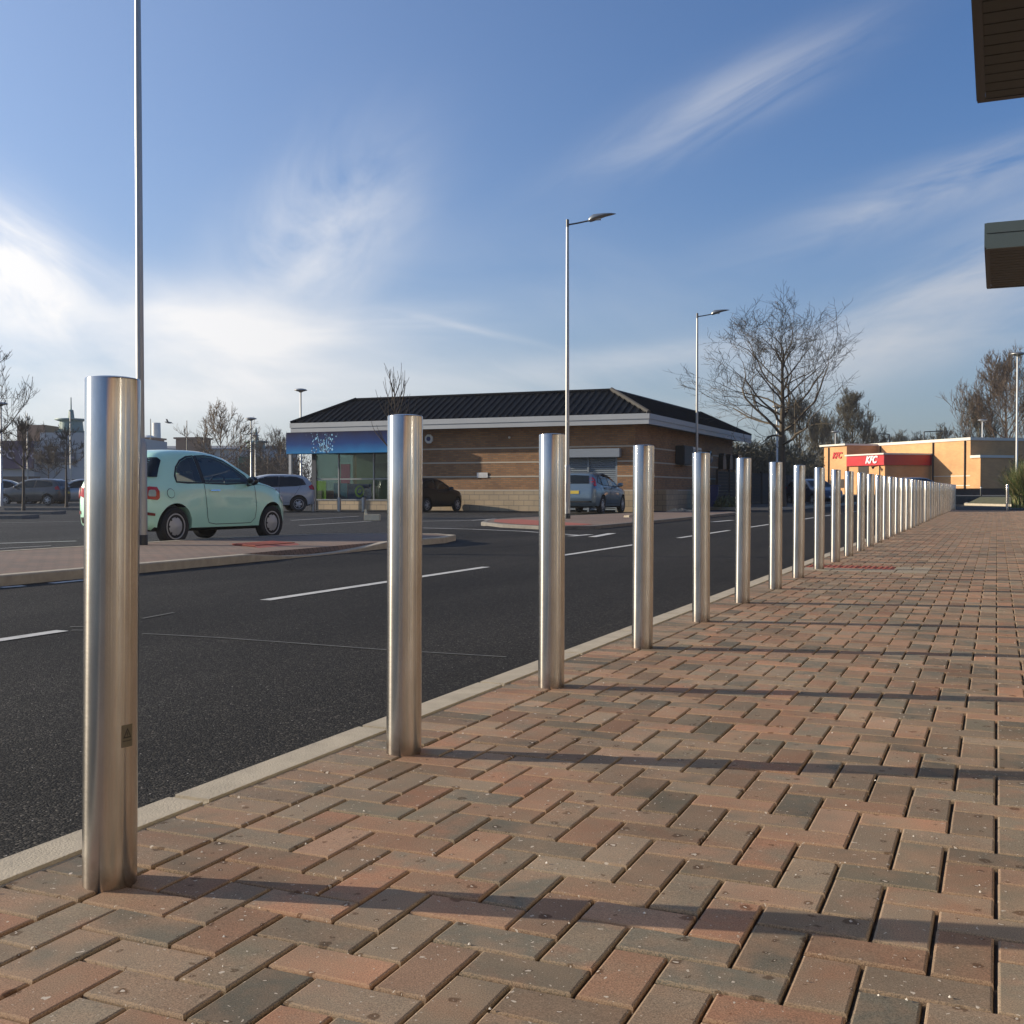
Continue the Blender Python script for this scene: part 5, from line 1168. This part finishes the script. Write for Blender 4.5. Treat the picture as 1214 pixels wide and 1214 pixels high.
    # door mirror glass catches the sun: round bright mirror seen from behind
hatch = dict(L=3.95, W=1.72, R=.30, wheels=(.70, 3.18), rim=.66, hub='spokes',
    top=[(0, .62), (.03, .85), (.08, 1.0), (.2, 1.2), (.38, 1.38), (.6, 1.45), (1.1, 1.48), (1.7, 1.475), (2.1, 1.42), (2.4, 1.30), (2.75, 1.08), (2.98, .985), (3.3, .93), (3.6, .84), (3.8, .72), (3.9, .60), (3.95, .48)],
    bot=[(0, .42), (.08, .28), (.5, .22), (3.5, .21), (3.85, .26), (3.95, .40)],
    wid=[(0, .60), (.04, .70), (.15, .80), (.5, .84), (1.2, .85), (3.0, .85), (3.4, .82), (3.7, .72), (3.87, .58), (3.95, .4)],
    roofw=[(0, .86), (.4, .76), (1, .74), (2, .73), (2.6, .78), (3, .88)], belt=[(0, .98), (1, .97), (2.6, .92), (3.95, .85)],
    side=[(.38, 1.06), (.50, 1.28), (.75, 1.37), (1.3, 1.41), (1.8, 1.40), (2.15, 1.33), (2.5, 1.14), (2.74, .98), (2.72, .95), (1.6, .97), (.8, 1.0)],
    glass=[[(.45, 1.08), (.55, 1.25), (.76, 1.33), (1.38, 1.38), (1.44, .995), (.8, 1.02)], [(1.52, .99), (1.47, 1.38), (1.8, 1.37), (2.13, 1.30), (2.45, 1.12), (2.62, .98)]],
    seams=[([(1.46, .97), (1.45, .6), (1.5, .34), (2.6, .32), (2.72, .5), (2.73, .93)], .010), ([(1.46, .97), (1.44, .5), (1.5, .34)], .01), ([(.62, 1.02), (.80, .75), (1.05, .36), (1.5, .34)], .010)],
    handles=[[(1.55, .86), (1.73, .865), (1.73, .89), (1.55, .885)]], handle_m=M_black,
    rear=[(-.56, 1.07), (.56, 1.07), (.50, 1.33), (0, 1.36), (-.50, 1.33)], screen=[(-.64, 1.03), (.64, 1.03), (.56, 1.36), (0, 1.39), (-.56, 1.36)],
    taill_side=[[(.05, .86), (.25, .88), (.30, 1.0), (.16, 1.08), (.09, 1.0)]], headl_side=[[(3.45, .72), (3.72, .64), (3.80, .70), (3.62, .82), (3.46, .84)]],
    rearbits=[([(-.26, .66), (.26, .66), (.26, .77), (-.26, .77)], M_plate, 'number_plate')], frontbits=[([(-.26, .42), (.26, .42), (.26, .53), (-.26, .53)], M_whitepaint, 'number_plate'), ([(-.42, .26), (.42, .26), (.42, .38), (-.42, .38)], M_black, 'grille')], mirror=(2.50, 1.02))
import copy
city2 = copy.deepcopy({k: v for k, v in hatch.items() if k not in ('rearbits', 'frontbits', 'handle_m')}); city2.update(rearbits=hatch['rearbits'], frontbits=hatch['frontbits'], handle_m=M_black, sx=.90)
estate = copy.deepcopy({k: v for k, v in hatch.items() if k not in ('rearbits', 'frontbits', 'handle_m')}); estate.update(handle_m=M_black, rearbits=[([(-.26, .72), (.26, .72), (.26, .83), (-.26, .83)], M_plate, 'number_plate'), ([(-.72, .42), (.72, .42), (.72, .47), (-.72, .47)], M_black, 'bumper_trim')], frontbits=hatch['frontbits'])
estate.update(L=4.34, W=1.84, R=.32, wheels=(.82, 3.46),
    top=[(0, .60), (.03, .90), (.09, 1.04), (.22, 1.22), (.42, 1.40), (.7, 1.46), (1.3, 1.495), (1.9, 1.48), (2.3, 1.42), (2.65, 1.27), (3.0, 1.07), (3.2, 1.0), (3.6, .93), (3.95, .83), (4.15, .72), (4.28, .60), (4.34, .48)],
    bot=[(0, .42), (.08, .28), (.5, .23), (3.9, .21), (4.2, .26), (4.34, .42)],
    wid=[(0, .70), (.04, .78), (.15, .86), (.5, .90), (1.2, .91), (3.3, .91), (3.8, .88), (4.1, .78), (4.26, .62), (4.34, .42)],
    side=[(.45, 1.10), (.58, 1.27), (.85, 1.37), (1.4, 1.425), (2.0, 1.41), (2.4, 1.33), (2.75, 1.14), (2.98, .99), (2.96, .96), (1.8, .985), (.9, 1.02)],
    glass=[[(.98, 1.04), (.93, 1.36), (1.45, 1.395), (1.68, 1.395), (1.72, 1.01)], [(1.80, 1.005), (1.76, 1.395), (2.0, 1.38), (2.37, 1.30), (2.70, 1.12), (2.86, .99)], [(.52, 1.11), (.62, 1.25), (.84, 1.33), (.88, 1.05)]],
    seams=[([(1.74, .98), (1.73, .6), (1.78, .36), (2.9, .34), (2.98, .5), (2.99, .95)], .010), ([(.92, 1.02), (1.1, .8), (1.28, .42), (1.35, .36), (1.78, .36)], .010)],
    handles=[[(1.84, .88), (2.04, .885), (2.04, .915), (1.84, .91)], [(1.02, .90), (1.22, .905), (1.22, .935), (1.02, .93)]],
    taill_side=[[(.10, .98), (.24, 1.0), (.36, 1.22), (.30, 1.34), (.20, 1.25), (.13, 1.12)]], headl_side=[[(3.85, .72), (4.1, .64), (4.18, .70), (4.0, .82), (3.86, .84)]],
    rear=[(-.60, 1.08), (.60, 1.08), (.52, 1.35), (0, 1.38), (-.52, 1.35)], screen=[(-.68, 1.05), (.68, 1.05), (.58, 1.37), (0, 1.40), (-.58, 1.37)], mirror=(2.78, 1.05))
P_white = carpaint('white car paint', (.38, .40, .42), 0, .3); P_black = mat('black car paint', (.006, .006, .007), .35, spec=.3); P_blue = carpaint('silver blue paint', (.14, .20, .25), .5, .35)
P_silver = carpaint('silver paint', (.33, .34, .35), .6, .35); P_navy = carpaint('navy paint', (.02, .03, .06), .3, .3); P_grey = carpaint('dark grey paint', (.05, .053, .06), .4, .3)
FW = -YAW              # heading of the camera axis in degrees from +Y
def hcam(a): return FW + a       # heading given relative to the camera axis
x, y = W(312, 44.0); make_car('white hatchback parked nose left beside the glass shopfront, partly behind the mint car', hatch, P_white, x, y, -.07, hcam(-112))
x, y = W(506, 44.2); make_car('black hatchback parked nose right against the brown brick wall', city2, P_black, x, y, -.07, hcam(29))
x, y = W(699, 40.9); make_car('silver blue five-door hatchback parked before the roller shutter, rear towards the camera', estate, P_blue, x, y, -.07, hcam(21))
x, y = W(965, 62.0); make_car('dark navy hatchback on the road beyond the ninth bollard, left of the restaurant', hatch, P_navy, x, y, -.07, hcam(165))
x, y = W(1091, 75); c_ = make_car('white car parked in front of the restaurant, seen above the far bollards', hatch, P_silver, x, y, .15, hcam(70))
def recopy(src, label, px, d, hd_, paint, z=-.07, group=None):
    c = copy_tree(src); x, y = W(px, d); c.location = (x, y, z); c.rotation_euler = (0, 0, R(90 - hcam(hd_))); tag(c, label, 'car', group)
    for ch in c.children:
        if ch.type == 'MESH' and ch.name.split('.')[0] in ('body', 'mirror'):
            sl = ch.material_slots[0]; sl.link = 'OBJECT'; sl.material = paint
    return c
bpy.context.view_layer.update()
g_ = 'cars parked across the left car park'
recopy(c_, 'pale grey car at the left edge of the far car park, nose right', 10, 66, 75, P_silver, group=g_)
recopy(c_, 'dark car parked side-on behind the slim tree at the left', 41, 61, -82, P_grey, group=g_)
recopy(c_, 'black car parked in the second row behind the dark side-on car', 74, 70, -60, P_black, group=g_)
recopy(c_, 'silver-nosed dark car just left of the first bollard', 92, 62, -118, P_silver, group=g_)
recopy(c_, 'dark car half hidden in the far row of the left car park', 30, 84, -80, P_navy, group=g_)

# ---------------------------------------------------------------- trees
def bare_tree(name, label, loc, h, trunk_h, trunk_r, spread, seed, levels=5, kids=4, up=.35, twig=.006, group=None, bark=None, cat='tree', lead=True, nb=9, crown_pow=.8, bend=.18, kscale=1.0):
    r2 = random.Random(seed); t_ = thing(name, label, cat, loc, r2.uniform(0, 6), group); tr_ = MB(); cr_ = MB()
    def limb(mb, p, d, ln, r, lev, sides):
        n = 5 if lev < 2 else (4 if lev < 4 else 3); pts = [p.copy()]; rad = [r]; cur = p.copy(); dd = d.copy(); re = max(twig * .7, r * (.45 if lev < levels else .35))
        for i in range(n):
            dd = (dd + Vector((r2.gauss(0, bend), r2.gauss(0, bend), r2.gauss(0, bend * .7) + up * .16)))
            dd.normalize(); cur = cur + dd * ln / n; pts.append(cur.copy()); rad.append(r + (re - r) * (i + 1) / n)
        mb.tube(pts, rad, sides, caps=False)
        if lev >= levels or ln < .10: return
        k = int(round(kids * r2.uniform(.8, 1.3))) + (1 if lev < 2 else 0)
        for j in range(k):
            f = r2.uniform(.25, .97) if j else .98; idx = min(n - 1, int(f * n)); g = f * n - idx; q = pts[idx].lerp(pts[idx + 1], min(1, g))
            base = (pts[idx + 1] - pts[idx]).normalized(); ax = base.orthogonal().normalized(); ax.rotate(Matrix.Rotation(r2.uniform(0, 6.283), 3, base)); nd = base.copy()
            nd.rotate(Matrix.Rotation(R(r2.uniform(22, 58) if j else r2.uniform(5, 20)), 3, ax)); nd.z += up * .2; nd.normalize()
            limb(cr_, q, nd, ln * r2.uniform(.46, .72) * kscale, max(twig, rad[idx] * r2.uniform(.42, .62)), lev + 1, 5 if lev < 1 else (4 if lev < 2 else 3))
    # trunk
    pts = [Vector((0, 0, 0))]; rad = [trunk_r * 1.25]; cur = Vector((0, 0, 0)); top = h * .80 if lead else trunk_h; n = 10
    for i in range(n):
        cur = cur + Vector((r2.gauss(0, .012) * h * .1, r2.gauss(0, .012) * h * .1, top / n)); pts.append(cur.copy()); f = (i + 1) / n; rad.append(trunk_r * (1 - .80 * f ** .9) if lead else trunk_r * (1 - .3 * f))
    tr_.tube(pts, rad, 8, caps=False)
    for i in range(nb):
        f = (i + .5) / nb; z = trunk_h + (top - trunk_h) * f ** crown_pow if lead else trunk_h * r2.uniform(.88, 1); k = min(n - 1, int(z / top * n)); q = pts[k].lerp(pts[k + 1], min(1, z / top * n - k)) if lead else pts[-1].lerp(pts[-2], r2.random() * .4)
        az = i * 2.4 + r2.uniform(-.4, .4); el = R(18 + 48 * f + r2.uniform(-8, 8)) if lead else R(r2.uniform(35, 75)); ln = spread * (1.05 - .50 * f) * r2.uniform(.85, 1.12) if lead else (h - trunk_h) * .5
        limb(cr_, q, Vector((math.cos(az) * math.cos(el), math.sin(az) * math.cos(el), math.sin(el))), ln * .62, max(twig * 2, rad[k] * .55), 1, 5)
    if lead: limb(cr_, pts[-1], Vector((.1, 0, 1)), h * .14, rad[-1], 2, 4)
    tr_.build('trunk', bark or M_bark, t_, smooth=60); cr_.build('crown', bark or M_bark, t_)
    print(label[:30], len(cr_.f)); return t_
M_bark2 = mat('lichen bark', (.09, .072, .05), .9, var=.35, vscale=10)
M_twig = mat('brown winter twigs', (.12, .085, .055), .9, var=.3, vscale=2)
M_twigg = mat('olive winter twigs', (.10, .085, .05), .9, var=.35, vscale=.8)
x, y = W(926, 50); bare_tree('bare_tree', 'large bare spreading tree standing by the dark fence, centre right', (x, y, 0), 8.9, 2.9, .19, 4.9, 23, levels=5, kids=3, up=.34, twig=.0065, nb=22, bark=M_bark2, bend=.24, crown_pow=.95).scale = (1.15, 1.15, .93)
x, y = W(468, 21); bare_tree('sapling', 'slim bare sapling of upright shoots behind the second bollard', (x, y, 0), 3.3, 1.4, .04, 1.0, 5, levels=2, kids=3, up=1.2, twig=.006, nb=14, bend=.06)
x, y = W(-22, 36); bare_tree('bare_tree', 'bare tree at the left edge, only its outer branches in the frame', (x, y, -.05), 5.5, 2.2, .10, 2.2, 31, levels=4, kids=4, up=.8, twig=.008, nb=10)
tA = None
for (px, d, h_, th_, sp_, sd_, lb, bk) in ((28, 45, 3.7, 1.4, 1.6, 41, 'slim bare tree standing before the dark side-on car', M_bark), (79, 52, 3.9, 1.7, 1.2, 42, 'slim bare tree just left of the first bollard', M_bark), (58, 72, 3.6, 1.2, 1.9, 43, 'low spreading bare tree before the grey retail wall', M_bark),
        (262, 64, 4.9, 1.8, 3.0, 44, 'bare rounded tree behind the roof of the mint green car', M_twig), (333, 92, 4.6, 1.4, 3.6, 45, 'brown bare tree left of the blue sign', M_twig), (318, 100, 5.2, 1.2, 3.4, 46, 'brown bare tree beside the green-signed unit', M_twig)):
    x, y = W(px, d); bare_tree('bare_tree', lb, (x, y, -.05), h_, th_, .07, sp_, sd_, levels=4, kids=4, up=.6, twig=.008 if d < 60 else .012, nb=10, bark=bk)
# dense twiggy trees beyond the fence and behind the restaurant
for (px, d, top_, sp_, sd_, lb) in ((948, 116, 478, 4.6, 51, 'dense brown bare tree right behind the big spreading tree'), (1010, 118, 474, 5.0, 52, 'dense dark bare tree rising behind the tall end of the restaurant'), (975, 124, 497, 3.8, 57, 'lower dense bare tree between the two dark ones left of the restaurant'),
        (1192, 108, 432, 6.6, 53, 'tall bare tree behind the restaurant at the right edge'), (1160, 125, 478, 4.8, 54, 'smaller bare tree left of the tall one at the right edge')):
    x, y = W(px, d); h_ = ZP(top_, d)
    bare_tree('bare_tree', lb, (x, y, 0), h_, h_ * .18, .22, sp_, sd_, levels=5, kids=4, up=.9, twig=.016, nb=16, bark=M_twigg if sd_ != 53 else M_twig, bend=.16, group='dense bare trees on the skyline')
src = None
for (px, d, top_, sp_, lb) in ((1118, 160, 508, 4.2, 'small distant bare tree above the flat restaurant roof'), (1065, 165, 515, 4, 'small distant bare tree above the red canopy'), (1088, 175, 517, 4, 'small distant bush-like tree between the two angular road lights'), (885, 105, 540, 3.4, 'low scrubby tree at the end of the black roof'), (905, 98, 545, 3, 'low scrubby tree behind the dark fence left of the trunk'), (1030, 150, 512, 4.5, 'distant bare tree left of the angular road light'), (1205, 70, 543, 3, 'reddish brown shrub tree behind the feathery grass')):
    x, y = W(px, d); h_ = ZP(top_, d)
    if src is None: src = bare_tree('skyline_tree', lb, (x, y, 0), h_, h_ * .12, .12, sp_, 61, levels=4, kids=5, up=.8, twig=.02, nb=14, bark=M_twigg, group='low distant trees on the skyline'); h0 = h_; bpy.context.view_layer.update()
    else:
        c = copy_tree(src); c.location = (x, y, 0); c.rotation_euler = (0, 0, rnd.uniform(0, 6)); s_ = h_ / h0; c.scale = (s_ * 1.2, s_ * 1.2, s_); tag(c, lb, 'tree', 'low distant trees on the skyline')
# hedge / scrub masses
def scrub(name, label, pts, h, w, n, m_, seed=1, leaf=.12):
    r2 = random.Random(seed); mb = MB(); P = [Vector(p) for p in pts]; seg = [(P[i], P[i + 1]) for i in range(len(P) - 1)]
    for k in range(n):
        a_, b_ = seg[r2.randrange(len(seg))]; f = r2.random(); q = a_.lerp(b_, f); hh = h * (.75 + .25 * math.sin(f * 9 + seed) * math.sin(f * 23))
        z = hh * r2.random() ** .7; p = Vector((q.x + r2.uniform(-w, w), q.y + r2.uniform(-w, w), z)); u = Vector((r2.gauss(0, .5), r2.gauss(0, .5), r2.gauss(.8, .5))).normalized(); v = u.orthogonal().normalized(); s_ = leaf * r2.uniform(.5, 1.8)
        mb.add([p - v * .012, p + v * .012, p + u * s_ * 2.5 + v * .004], [(0, 1, 2)])
        mb.add([p, p + u * s_ + v * s_ * .3, p + u * s_ * 1.6], [(0, 1, 2)])
    tag(mb.build(name, m_), label, 'scrub', kind='stuff')
scrub('scrub', 'brown winter scrub behind the dark fence', [W(850, 66), W(905, 70), W(948, 86)], 3.9, 1.8, 34000, M_twigg, 2)
scrub('far_scrub', 'brown scrub belt on the skyline left of the blue sign', [W(285, 130), W(350, 125)], 5.0, 2.5, 12000, M_twig, 3, .2)
scrub('far_wood', 'far wood behind the restaurant', [W(840, 190), W(1000, 200), W(1230, 190)], 7.5, 4, 30000, M_twigg, 5, .35)
# pampas clump
x, y = W(1214, 50); r2 = random.Random(8); pg = thing('pampas_grass', 'big feathery green grass clump at the right edge behind the lone bollard', 'plant', (x, y, -.02)); mb = MB()
for k in range(4200):
    az = r2.uniform(0, 6.283); ln = r2.uniform(1.3, 2.5); lean = r2.uniform(.05, 1.0) ; o_ = Vector((r2.gauss(0, .16), r2.gauss(0, .16), 0)); d0 = Vector((math.cos(az), math.sin(az), 0)); pts = []
    for i in range(5):
        f = i / 4; pts.append(o_ + d0 * (lean * ln * (.35 * f + .45 * f * f)) + Vector((0, 0, ln * (f - .42 * lean * f * f))))
    sd_ = d0.cross(Vector((0, 0, 1))) * .012
    vs = []
    for i, p in enumerate(pts): w_ = (1 - i / 4.2); vs += [p - sd_ * w_, p + sd_ * w_]
    mb.add(vs, [(2 * i, 2 * i + 1, 2 * i + 3, 2 * i + 2) for i in range(4)], 0 if r2.random() < .8 else 1)
mb.build('blades', [mat('grass blade', (.13, .17, .05), .6, var=.4, vscale=2), mat('straw blade', (.34, .27, .14), .7)], pg)

# ---------------------------------------------------------------- far retail park on the left
M_gwall = mat('grey retail cladding', (.42, .42, .42), .7, var=.1, vscale=.3); M_dwall = mat('dark base brick', (.07, .05, .045), .85, var=.2, vscale=1); M_purp = mat('purple sign', (.050, .022, .085), .6); M_tbrick = mat('brick parapet', (.24, .15, .10), .85, var=.15, vscale=1)
M_verd = mat('verdigris cupola', (.14, .24, .23), .6, var=.15, vscale=1); M_letter = mat('pale letters', (.40, .36, .45), .6)
def facing(px, d): x, y = W(px, d); return (x, y, -.07), R(YAW)     # local x to the right, local y away from the camera
loc, rz = facing(0, 118); s_ = 118 / 1320
rt = thing('retail_store', 'grey retail shed with a purple PC World sign at the far left', 'building', loc, rz)
mb = MB(); mb.box(-30, 41 * s_, 0, 25, 2.3, ZP(523, 118) + .07); mb.box(41 * s_ + .0, 112 * s_, 1.5, 25, 2.0, ZP(512, 118) + .07); mb.build('wall', M_gwall, rt)
mb = MB(); mb.box(-30, 41 * s_, .02, 25, 0, 2.298); mb.box(41 * s_, 112 * s_, 1.55, 25, 0, 1.998); mb.build('base_wall', M_dwall, rt)
mb = MB(); mb.box(-8, 41 * s_ + .01, -.5, -.002, ZP(555, 118), ZP(522, 118)); sg = mb.build('sign_board', M_purp, rt)
text_mesh('sign_letters', 'PC World', 1.25, .04, M_letter, sg, (33 * s_, -.55, ZP(539, 118)), (R(90), 0, 0), 0, .01)
mb = MB(); mb.box(41 * s_, 84 * s_, 1.2, 1.498, ZP(547, 118), ZP(535, 118)); s2_ = mb.build('sign_strip', mat('slate sign strip', (.05, .06, .085), .6), rt)
text_mesh('sign_letters', 'Carphone Warehouse', .42, .02, M_letter, s2_, (62 * s_, 1.17, ZP(541, 118)), (R(90), 0, 0))
mb = MB(); mb.box(6 * s_, 40 * s_, 3, 8, ZP(523, 118), ZP(501, 118) + .0); mb.build('brick_parapet', M_tbrick, rt)
mb = MB(); c0 = 63 * s_
mb.lathe([(1.55, 0), (1.75, .25), (1.3, .35), (1.2, 1.35), (1.75, 1.5), (1.72, 1.62), (.35, 1.72), (.25, 2.6), (.08, 2.65), (.05, 4.0)], 16, 0, Matrix.Translation((c0, 5, ZP(513, 122)))); mb.build('cupola', M_verd, rt, smooth=30)
for i, px in enumerate((33, 84)):
    x, y = W(px, 116); mb = MB(); mb.tube([(0, 0, 0), (0, 0, ZP(490 if i == 0 else 488, 116))], [.09, .05], 6); o = mb.build('flagpole', M_galv); o.location = (x, y, 0); tag(o, ['thin pole rising left of the cupola', 'thin pole rising right of the cupola'][i], 'pole')
loc, rz = facing(210, 150); s_ = 150 / 1320
r2_ = thing('retail_terrace', 'long low grey roofed retail terrace with brick parapets beyond the mint car', 'building', loc, R(YAW - 8))
mb = MB(); mb.box(-100 * s_, 88 * s_, 0, 20, 0, ZP(533, 150) + .07); mb.build('wall', M_gwall, r2_)
mb = MB(); z1 = ZP(533, 150) + .07; mb.add([(-100 * s_, -.5, z1), (88 * s_, -.5, z1), (88 * s_, 10, z1 + .9), (-100 * s_, 10, z1 + .9), (88 * s_, 20, z1), (-100 * s_, 20, z1)], [(0, 1, 2, 3), (3, 2, 4, 5), (1, 4, 2), (0, 3, 5)]); mb.build('roof', mat('grey sheet roof', (.16, .165, .17), .6, var=.1, vscale=.5), r2_)
for a_, b_ in ((-42, -26), (2, 16), (17, 33)): mb = MB(); mb.box(a_ * s_, b_ * s_, -.8, 2.5, z1 - 1.5, ZP(522, 150) + .2); mb.box(a_ * s_ - .25, b_ * s_ + .25, -1.0, 2.7, ZP(522, 150) + .203, ZP(520, 150) + .2); mb.build('brick_parapet', M_tbrick, r2_)
loc, rz = facing(186, 210); mb = MB(); mb.lathe([(1.0, 0), (.75, ZP(501, 210))], 14); o = mb.build('chimney_stack', M_whitepaint, smooth=40); o.location = loc; tag(o, 'slender pale chimney stack on the skyline above the mint car', 'chimney')
loc, rz = facing(176, 205); mb = MB(); mb.lathe([(2.0, 0), (2.0, ZP(522, 205) - .8), (1.6, ZP(518, 205) - .3), (.8, ZP(516, 205)), (.05, ZP(515.5, 205))], 18); o = mb.build('storage_silo', M_whitepaint, smooth=40); o.location = loc; tag(o, 'pale domed silo beside the chimney stack', 'silo')
for px, pt, lb in ((222, 498, 'thin mast above the brick parapet behind the mint car'), (179, 496, 'thin mast beside the pale silo'), (242, 513, 'short mast at the end of the brick parapets')):
    loc, rz = facing(px, 146); mb = MB(); mb.tube([(0, 0, 0), (0, 0, ZP(pt, 146))], [.10, .05], 6); o = mb.build('mast', M_dkmetal); o.location = loc; tag(o, lb, 'mast')
loc, rz = facing(298, 128); s_ = 128 / 1320
r3 = thing('green_signed_unit', 'grey retail unit with a green sign and a small cupola left of the blue sign', 'building', loc, rz)
mb = MB(); mb.box(-16 * s_, 22 * s_, 0, 12, 0, ZP(532, 128)); mb.build('wall', M_gwall, r3)
mb = MB(); mb.box(-14 * s_, 14 * s_, -.3, -.002, ZP(562, 128), ZP(541, 128)); mb.build('sign_board', mat('green sign', (.025, .13, .075), .6), r3)
mb = MB(); mb.lathe([(1.5, 0), (1.6, .25), (1.1, .3), (1.05, .9), (1.5, 1.0), (1.4, 1.15), (.3, 1.25), (.2, 2.2), (.05, 2.8)], 14, 0, Matrix.Translation((-6 * s_, 5, ZP(532, 128)))); mb.build('cupola', M_verd, r3, smooth=30)
# gull
mb = MB(); x, y = W(200, 80); z = ZP(501, 80)
mb.lathe([(.01, -.28), (.05, -.18), (.075, 0), (.05, .16), (.035, .22), (.01, .27)], 8, 0, Matrix.Rotation(R(80), 4, 'Y'))
mb.add([(-.05, .03, .03), (.10, .03, .03), (.05, .38, .16), (-.08, .40, .14), (-.16, .72, .05)], [(0, 1, 2, 3), (3, 2, 4)]); mb.add([(-.05, -.03, .03), (.10, -.03, .03), (.05, -.38, .16), (-.08, -.40, .14), (-.16, -.72, .05)], [(3, 2, 1, 0), (4, 2, 3)])
o = mb.build('gull', mat('grey gull plumage', (.25, .24, .23), .8)); o.location = (x, y, z); o.rotation_euler = (R(12), 0, R(200)); tag(o, 'small gull gliding in the sky above the mint car', 'bird')

# ---------------------------------------------------------------- haze: one closed box of even thin air
hm = bpy.data.materials.new('thin winter haze'); hm.use_nodes = True; t = hm.node_tree; t.nodes.remove(t.nodes['Principled BSDF'])
pv = nn(t, 'ShaderNodeVolumePrincipled'); pv.inputs['Color'].default_value = (.93, .95, 1, 1); pv.inputs['Density'].default_value = .0004; pv.inputs['Anisotropy'].default_value = .45
t.links.new(pv.outputs[0], t.nodes['Material Output'].inputs['Volume'])
mb = MB(); mb.box(-1510, 910, -310, 1810, -1.1, 16); hb = mb.build('haze', hm); tag(hb, 'thin pale winter haze over the whole car park', 'haze', kind='stuff')
